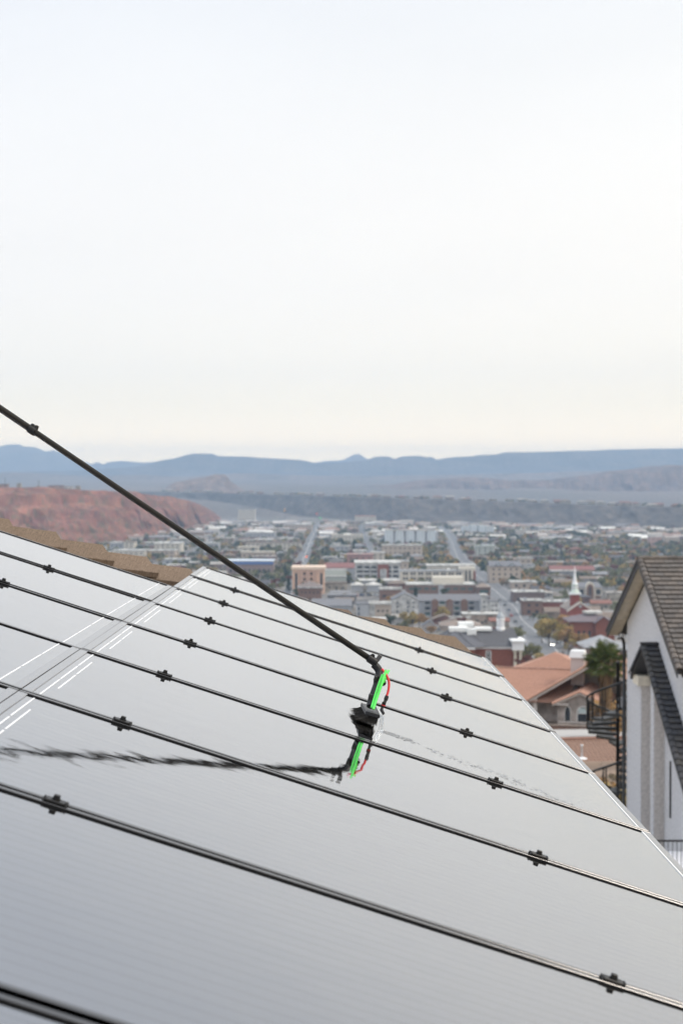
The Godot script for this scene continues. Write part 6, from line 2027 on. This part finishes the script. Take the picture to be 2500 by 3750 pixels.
	while made < 218 and tries < 40000:
		tries += 1
		var d := 640.0 + 1500.0 * pow(rng.randf(), 0.9)
		var x := rng.randf_range(-0.225, 0.225) * d
		if x < -0.1 * d and rng.randf() < 0.4: continue
		if on_plot(x, d, 2.0) or on_street(x, d, 2.5): continue
		var h := rng.randf_range(7.0, 13.0)
		if not in_sight(x, land(d) + h, d): continue
		var k: float = rng.randf()
		var kind: String = "bare grey-brown tree" if k < 0.24 else "olive-green tree" if k < 0.52 else "dark evergreen" if k < 0.68 else "yellow autumn tree" if k < 0.76 else "orange autumn tree" if k < 0.84 else "russet tree" if k < 0.91 else "slim dark conifer"
		plant.call(kind, x, d, h, rng.randf_range(0.9, 1.35))
		made += 1
	for k in 26:
		var d := 1500.0 + k * 62.0
		var x := smooth_between([[1150.0, -38.0], [1760.0, -43.0], [2310.0, -46.0], [3100.0, -49.0]], d) + (9.5 if k % 2 else -9.5) + rng.randf_range(-1.5, 1.5)
		if on_plot(x, d, 0.0): continue
		plant.call(["russet tree", "bare grey-brown tree", "olive-green tree", "bare grey-brown tree", "orange autumn tree"][k % 5], x, d, rng.randf_range(6.0, 9.5), 1.2)
	name_all(list, "tree", "trees of the town")
	# bushes near the stair and on the slope
	for e in [[12.335, 74.0, 3.0, "orange autumn tree", "tawny bush filling the gap under the spiral stair"], [12.095, 70.0, 2.7, "yellow autumn tree", "yellow-brown bush between stair post and gutter pipe"], [13.635, 84.0, 3.6, "bare grey-brown tree", "bare shrub before the brown tiled roof"], [26.181, 150.0, 6.0, "orange autumn tree", "rust-coloured shrub behind the stair balusters"]]:
		var t := thing("garden_bush", e[4], "bush", Vector3(e[0], land(e[1]), -e[1]), rng.randf() * TAU, "")
		part(t, "stem", trunk, bark, Vector3.ZERO, Vector3.ONE * e[2] * 0.8)
		part(t, "crown", crowns[e[3]][0][0], leaf, Vector3(0, -0.2 * e[2], 0), Vector3(e[2] * 1.1, e[2], e[2] * 1.1))
	# dry scrub on the slope below the houses
	var scrub := MultiMesh.new()
	scrub.transform_format = MultiMesh.TRANSFORM_3D
	scrub.mesh = crown_mesh("round", 950, 160, [Color(0.20, 0.17, 0.10), Color(0.26, 0.21, 0.13), Color(0.15, 0.15, 0.085), Color(0.30, 0.24, 0.16)])
	var at := []
	while at.size() < 3200:
		var d := 14.0 + 640.0 * pow(rng.randf(), 1.3)
		var x := rng.randf_range(-0.45, 0.35) * (d + 60.0)
		if on_plot(x, d, 1.5) or on_street(x, d, 3.0) or (x < 2.6 and d < 16.0): continue
		var q := rng.randf_range(0.5, 1.8) * (0.7 + d / 500.0)
		at.append(Transform3D(Basis(Vector3.UP, rng.randf() * TAU) * Basis.from_scale(Vector3(q * 1.5, q, q * 1.5)), Vector3(x, land(d) - 0.3 * q, -d)))
	scrub.instance_count = at.size()
	for i in at.size(): scrub.set_instance_transform(i, at[i])
	var si := MultiMeshInstance3D.new()
	si.multimesh = scrub
	si.material_override = leaf
	si.name = numbered("hillside_scrub_foliage")
	add_child(si)
	si.set_meta("kind", "stuff")
	tag(si, "dry low scrub dotted over the slope below the houses", "scrub")
	# far trees and scrub that read as one mass
	var spots := []
	tries = 0
	while spots.size() < 6800 and tries < 90000:
		tries += 1
		var d := 1250.0 + 2150.0 * rng.randf()
		var x := rng.randf_range(-0.23, 0.23) * d
		if x < -0.08 * d and d > 2000.0 + (x / d + 0.21) * 9000.0: continue
		if x < 0.03 * d and rng.randf() < 0.45: continue
		if d > smooth_between([[-0.0790, 4500], [-0.0234, 3900], [0.0323, 3400], [0.1158, 3200], [0.2182, 2900]], x / d) - 20.0: continue
		if on_plot(x, d, 1.0) or on_street(x, d, 1.5): continue
		spots.append([Vector3(x, land(d), -d), rng.randf_range(5.5, 12.0)])
	var clump := FastNoiseLite.new()
	clump.seed = 3
	clump.frequency = 60.0
	for k in 900:
		var b := rng.randf_range(-0.12, 0.225)
		if clump.get_noise_1d(b) < 0.02: continue
		var top := [[-0.2627, -0.0025], [-0.2182, -0.0031], [-0.1263, -0.0042], [-0.0623, -0.0056], [0.0045, -0.0075], [0.0601, -0.0092], [0.1158, -0.0111], [0.1714, -0.0131], [0.2182, -0.0145], [0.2717, -0.0161]]
		var foot := [[-0.2627, 5500], [-0.2182, 5400], [-0.1263, 5000], [-0.0790, 4600], [-0.0234, 4000], [0.0323, 3500], [0.1158, 3280], [0.2182, 2960], [0.2716, 2800]]
		var f := smooth_between(foot, b)
		var d := f + 172.0 + rng.randf_range(-6.0, 110.0)
		spots.append([Vector3(b * d, smooth_between(top, b) * (f + 170.0) - 0.6, -d), rng.randf_range(3.0, 10.0) * (0.6 + rng.randf() * 0.6)])
	var mass := {}
	for sp in spots:
		var k := rng.randf()
		var kind: String = "bare grey-brown tree" if k < 0.26 else "olive-green tree" if k < 0.56 else "dark evergreen" if k < 0.78 else "yellow autumn tree" if k < 0.84 else "orange autumn tree" if k < 0.90 else "russet tree" if k < 0.95 else "slim dark conifer"
		if not mass.has(kind): mass[kind] = []
		mass[kind].append(sp)
	for kind in mass:
		var mm := MultiMesh.new()
		mm.transform_format = MultiMesh.TRANSFORM_3D
		mm.mesh = crown_mesh(kinds[kind][0], 900, 130, kinds[kind][1])
		mm.instance_count = mass[kind].size()
		for i in mass[kind].size():
			var sp: Array = mass[kind][i]
			var q: float = sp[1]
			mm.set_instance_transform(i, Transform3D(Basis(Vector3.UP, rng.randf() * TAU) * Basis.from_scale(Vector3(q * 1.25, q, q * 1.25)), sp[0] + Vector3(0, -0.15 * q, 0)))
		var mi := MultiMeshInstance3D.new()
		mi.multimesh = mm
		mi.material_override = leaf
		mi.name = numbered("distant_" + String(kind).replace("-", "_").replace(" ", "_").replace("_tree", "") + "_foliage")
		add_child(mi)
		mi.set_meta("kind", "stuff")
		tag(mi, "scattered far %s crowns between the valley rooftops" % String(kind).replace(" tree", ""), "foliage")

func curve(pts: Array, steps := 8) -> Array:
	var out := []
	for i in pts.size() - 1:
		var p0: Vector3 = pts[maxi(i - 1, 0)]; var p1: Vector3 = pts[i]; var p2: Vector3 = pts[i + 1]; var p3: Vector3 = pts[mini(i + 2, pts.size() - 1)]
		for s in steps:
			out.append(p1.cubic_interpolate(p2, p0, p3, float(s) / steps))
	out.append(pts[-1])
	return out

func build_brush():
	var carbon := mat("carbon_pole", Color(0.012, 0.0125, 0.014), 0.4, 0.42)
	grain(carbon, mottle(91, 0.08, 0.7), 40.0, false)
	var plastic: Material = mats["black_plastic"]
	var satin := mat("satin_plastic", Color(0.018, 0.018, 0.02), 0.45, 0.4)
	var worn := mat("worn_plastic", Color(0.13, 0.13, 0.135), 0.6)
	grain(worn, mottle(92, 0.07, 0.4), 30.0, false)
	var green := mat("neon_green_hose", Color(0.11, 0.80, 0.13), 0.35)
	green.subsurf_scatter_enabled = true
	green.subsurf_scatter_strength = 0.15
	var red := mat("red_hose", Color(0.55, 0.025, 0.03), 0.3)
	var pole_end: Vector3 = Vector3(0.1019, -0.6149, -5.5000)
	var pole_far: Vector3 = Vector3(-1.6642, 0.5625, -5.7200)
	var d := (pole_far - pole_end).normalized()
	var t := thing("cleaning_brush", "black water-fed cleaning brush on a long pole touching the solar glass", "brush")
	var pole_clip: Vector3 = Vector3(-1.1136, 0.1933, -5.6400)
	var s0 := (pole_clip - pole_end).length()
	var g := Geo.new()
	g.tube([pole_end - d * 0.01, pole_end + d * (s0 + 0.02)], 0.0107, 28)
	part(t, "pole", g.done(true), carbon)
	g = Geo.new()
	g.tube([pole_end + d * s0, pole_far], 0.0124, 28)
	part(t, "pole", g.done(true), carbon)
	# telescopic clip between the two sections
	var right := d.cross(Vector3(0, 0, 1)).normalized()
	var up := -right if right.y < 0 else right
	var look := d.cross(up).normalized()
	var pb := Basis(d, up, look)
	g = Geo.new()
	var cc := pole_end + d * (s0 + 0.002)
	g.tube([cc - d * 0.013, cc - d * 0.011, cc + d * 0.014, cc + d * 0.016], [0.0135, 0.0152, 0.0152, 0.014], 18)
	g.cbox(cc - up * 0.009, Vector3(0.029, 0.012, 0.026), 0.002, pb)
	var clip := part(t, "pole_clip", g.done(), plastic)
	g = Geo.new()
	g.cbox(cc - d * 0.006 + up * 0.0165, Vector3(0.013, 0.017, 0.015), 0.003, pb * Basis(Vector3(0, 0, 1), -0.25))
	part(clip, "clip_lever", g.done(), satin)
	g = Geo.new()
	g.tube([cc + d * 0.010 + up * 0.016 + look * 0.008, cc + d * 0.010 + up * 0.016 - look * 0.008], 0.006, 12)
	part(clip, "clip_pin", g.done(), satin)
	# head of the pole: collar with its own lever
	var hc := pole_end - d * 0.012
	g = Geo.new()
	g.tube([hc + d * 0.022, hc + d * 0.020, hc - d * 0.012, hc - d * 0.016], [0.0125, 0.0148, 0.0148, 0.0135], 18)
	g.cbox(hc - up * 0.006, Vector3(0.032, 0.016, 0.024), 0.002, pb)
	var collar := part(t, "head_collar", g.done(), plastic)
	g = Geo.new()
	g.cbox(hc - d * 0.010 + up * 0.0205, Vector3(0.015, 0.024, 0.018), 0.002, pb)
	part(collar, "clip_lever", g.done(), worn)
	g = Geo.new()
	g.tube([hc + d * 0.012 + up * 0.014 + look * 0.009, hc + d * 0.012 + up * 0.014 - look * 0.009], 0.0075, 12)
	part(collar, "clip_pin", g.done(), plastic)
	# goose neck down to the brush
	var neck := [Vector3(0.1135, -0.6332, -5.5000), Vector3(0.1259, -0.6451, -5.4950), Vector3(0.1325, -0.6599, -5.4900), Vector3(0.1302, -0.6802, -5.4750), Vector3(0.1232, -0.7023, -5.4600), Vector3(0.1142, -0.7245, -5.4400), Vector3(0.1062, -0.7465, -5.4200), Vector3(0.1001, -0.7684, -5.4000)]
	g = Geo.new()
	g.tube(curve(neck, 3), 0.0138, 16)
	part(t, "goose_neck", g.done(true), plastic)
	g = Geo.new()
	g.cbox(Vector3(0.1272, -0.6834, -5.4700), Vector3(0.028, 0.034, 0.030), 0.004, Basis(Vector3(0, 0, 1), -0.15))
	var hinge := part(t, "angle_hinge", g.done(), plastic)
	g = Geo.new()
	g.cbox(Vector3(0.1182, -0.6764, -5.4520), Vector3(0.010, 0.016, 0.012), 0.0015, Basis(Vector3(0, 0, 1), -0.5))
	part(hinge, "hinge_bolt", g.done(), satin)
	g = Geo.new()
	g.tube([Vector3(0.1441, -0.6921, -5.4550), Vector3(0.1447, -0.6950, -5.4780)], 0.012, 16)
	part(hinge, "hinge_knob", g.done(), plastic)
	g = Geo.new()
	g.cbox(Vector3(0.1062, -0.7503, -5.4200), Vector3(0.031, 0.046, 0.032), 0.003, Basis(Vector3(0, 0, 1), -0.22))
	part(t, "brush_socket", g.done(), satin)
	# the brush block: a short face towards the camera, a long wing running back and to the left
	var bs := array_basis()
	var c0: Vector3 = Vector3(0.0867, -0.7833, -5.3850)
	var c1: Vector3 = Vector3(0.1307, -0.7941, -5.3750)
	var c2: Vector3 = Vector3(0.0735, -0.7841, -5.6000)
	var c3: Vector3 = Vector3(0.1195, -0.7920, -5.6000)
	var top := []
	for p in [c0, c1, c3, c2]: top.append(p)
	g = Geo.new()
	g.prism(top, bs.y * -0.012)
	part(t, "brush_block", g.done(), worn)
	g = Geo.new()
	var nrm := bs.y
	for e in [[c0, c1], [c2, c0], [c1, c3]]:
		var mid: Vector3 = (e[0] + e[1]) / 2.0
		var ax: Vector3 = (e[1] - e[0])
		var zz := ax.normalized().cross(nrm).normalized()
		g.cbox(mid - nrm * 0.005, Vector3(ax.length() + 0.003, 0.013, 0.006), 0.0015, Basis(ax.normalized(), zz.cross(ax.normalized()).normalized(), zz))
	part(t, "block_rim", g.done(), satin)
	# bristles: fans from the block's edges down to the glass
	var foot: Vector3 = Vector3(0.0797, -0.8257, -5.3600)
	var plane_d := ARRAY_AT.dot(nrm) + 0.001
	var r2 := RandomNumberGenerator.new()
	r2.seed = 44
	var tufts := {"front": Geo.new(), "side": Geo.new()}
	for q in 2600:
		var side := q % 5 < 3
		var a := r2.randf()
		var root: Vector3
		var out: Vector3
		if side:
			root = c2.lerp(c0, a) + bs.x * r2.randf_range(0.0, 0.030) - nrm * 0.010
			out = -bs.x * r2.randf_range(0.010, 0.046) + bs.z * r2.randf_range(-0.006, 0.012)
		else:
			root = c0.lerp(c1, a) - bs.z * r2.randf_range(0.0, 0.16) - nrm * 0.010
			out = bs.z * r2.randf_range(0.0, 0.022) + bs.x * r2.randf_range(-0.016, 0.006)
		var drop := root.dot(nrm) - plane_d
		var tip := root - nrm * drop * r2.randf_range(0.86, 1.0) + out
		if side: tip += nrm * drop * r2.randf_range(0.0, 0.34) * (1.0 - a * 0.8)
		var mid := root.lerp(tip, 0.55) - nrm * 0.004 + out * -0.10 + nrm * 0.003
		var w := (Vector3(r2.randf_range(-1, 1), r2.randf_range(-0.3, 0.3), r2.randf_range(-1, 1))).normalized() * 0.00065
		var w2 := w.cross(root - tip).normalized() * 0.00055
		var h: Geo = tufts["side" if side else "front"]
		for ww in [w, w2]:
			h.quad(root - ww, root + ww, mid + ww, mid - ww)
			h.tri(mid - ww, mid + ww, tip)
	var hair := mat("black_bristle", Color(0.018, 0.016, 0.015), 0.55)
	part(t, "front_bristles", tufts["front"].done(), hair)
	part(t, "side_bristles", tufts["side"].done(), mat("brown_bristle", Color(0.030, 0.026, 0.023), 0.5))
	# hoses
	g = Geo.new()
	g.tube(curve([Vector3(0.1089, -0.7728, -5.3650), Vector3(0.1225, -0.7351, -5.3850), Vector3(0.1407, -0.6851, -5.4000), Vector3(0.1545, -0.6439, -5.4200)]), 0.0043, 12)
	part(t, "green_hose", g.done(true), green)
	g = Geo.new()
	g.tube(curve([Vector3(0.1034, -0.7686, -5.3750), Vector3(0.1171, -0.7277, -5.4000), Vector3(0.1327, -0.6838, -5.4200), Vector3(0.1434, -0.6603, -5.4300)]), 0.0043, 12)
	part(t, "green_hose", g.done(true), green)
	g = Geo.new()
	g.tube(curve([Vector3(0.1465, -0.6902, -5.4400), Vector3(0.1573, -0.6628, -5.4500), Vector3(0.1662, -0.6496, -5.4600)]), 0.0040, 12)
	part(t, "green_hose", g.done(true), green)
	g = Geo.new()
	g.tube(curve([Vector3(0.1408, -0.6425, -5.4400), Vector3(0.1538, -0.6584, -5.4300), Vector3(0.1640, -0.6829, -5.4200), Vector3(0.1628, -0.7101, -5.4100), Vector3(0.1549, -0.7343, -5.4000)]), 0.0044, 12)
	part(t, "red_hose", g.done(true), red)
	g = Geo.new()
	g.tube([Vector3(0.1568, -0.7315, -5.4000), Vector3(0.1529, -0.7431, -5.3950), Vector3(0.1520, -0.7450, -5.3950), Vector3(0.1490, -0.7519, -5.3900), Vector3(0.1471, -0.7528, -5.3900), Vector3(0.1433, -0.7641, -5.3900), Vector3(0.1424, -0.7689, -5.3900)], [0.0068, 0.0075, 0.0055, 0.0055, 0.0075, 0.0068, 0.004], 12)
	var joint := part(t, "hose_coupling", g.done(), plastic)
	g = Geo.new()
	g.tube([Vector3(0.1452, -0.7602, -5.3890), Vector3(0.1443, -0.7631, -5.3890)], 0.0078, 12)
	part(joint, "red_ring", g.done(), red)
	g = Geo.new()
	g.tube([Vector3(0.1415, -0.7670, -5.3900), Vector3(0.1376, -0.7776, -5.3850), Vector3(0.1431, -0.7863, -5.3800), Vector3(0.1459, -0.7920, -5.3800)], [0.0042, 0.0062, 0.0055, 0.004], 10)
	part(t, "water_jet_nozzle", g.done(), satin)
	# water: jets from the nozzle and a running sheet on the glass
	var water := mat("water", Color(0.9, 0.93, 0.95, 0.12), 0.02)
	water.transparency = BaseMaterial3D.TRANSPARENCY_ALPHA
	water.refraction_enabled = true
	water.refraction_scale = 0.033
	var w := thing("water_spray", "clear water running from the brush nozzle onto the solar glass", "water")
	for q in 7:
		g = Geo.new()
		var a := q / 6.0
		var p0: Vector3 = Vector3(0.1327, -0.7936, -5.3780).lerp(Vector3(0.1449, -0.7926, -5.3780), a)
		var p1: Vector3 = Vector3(0.1328, -0.8318, -5.3450).lerp(Vector3(0.1440, -0.8365, -5.3450), a) + bs.x * r2.randf_range(-0.003, 0.003)
		p1 += nrm * (plane_d - p1.dot(nrm))
		g.tube(curve([p0, p0.lerp(p1, 0.5) + bs.x * 0.002, p1], 5), [0.0010, 0.0011, 0.0013, 0.0010, 0.0009, 0.0012, 0.0014, 0.0010, 0.0009, 0.0011, 0.0015], 6)
		part(w, "water_jet", g.done(true), water)
	# beads and rivulets left on the panel
	var lo: Vector3 = Vector3(0.1423, -0.8289, -5.3500)
	g = Geo.new()
	for q in 170:
		var a := r2.randf()
		var p := lo + bs.x * (a * 0.115) + bs.z * (r2.randf_range(-0.055, 0.035) * (0.5 + a * 0.6) + a * 0.012)
		p += nrm * (plane_d - 0.0009 - p.dot(nrm))
		var ln := r2.randf_range(0.0015, 0.0065)
		var wd := r2.randf_range(0.0004, 0.0010)
		var hh := r2.randf_range(0.0008, 0.0019)
		var e := [p - bs.x * ln, p - bs.z * wd, p + bs.x * ln, p + bs.z * wd]
		var tip := p + nrm * hh
		for k in 4: g.tri(e[k], e[(k + 1) % 4], tip)
	part(w, "water_beads", g.done(true), mat("bead_water", Color(0.18, 0.19, 0.20), 0.04, 0.5)).set_meta("kind", "stuff")
	# trails of an earlier stroke towards the eave
	g = Geo.new()
	for q in 200:
		var a := r2.randf()
		var p: Vector3 = Vector3(0.2341, -0.8401, -5.3500).lerp(Vector3(0.8668, -1.0174, -5.0500), a)
		p += bs.z * (r2.randfn() * 0.035 * (0.4 + 0.6 * sin(PI * a)) + 0.02 * sin(a * 9.0))
		p += nrm * (plane_d - 0.0009 - p.dot(nrm))
		var ln := r2.randf_range(0.002, 0.012)
		var wd := r2.randf_range(0.0004, 0.0010)
		var e := [p - bs.x * ln, p - bs.z * wd, p + bs.x * ln, p + bs.z * wd]
		var tip := p + nrm * r2.randf_range(0.0005, 0.0012)
		for k in 4: g.tri(e[k], e[(k + 1) % 4], tip)
	part(w, "water_trail", g.done(true), mats["bead_water"]).set_meta("kind", "stuff")
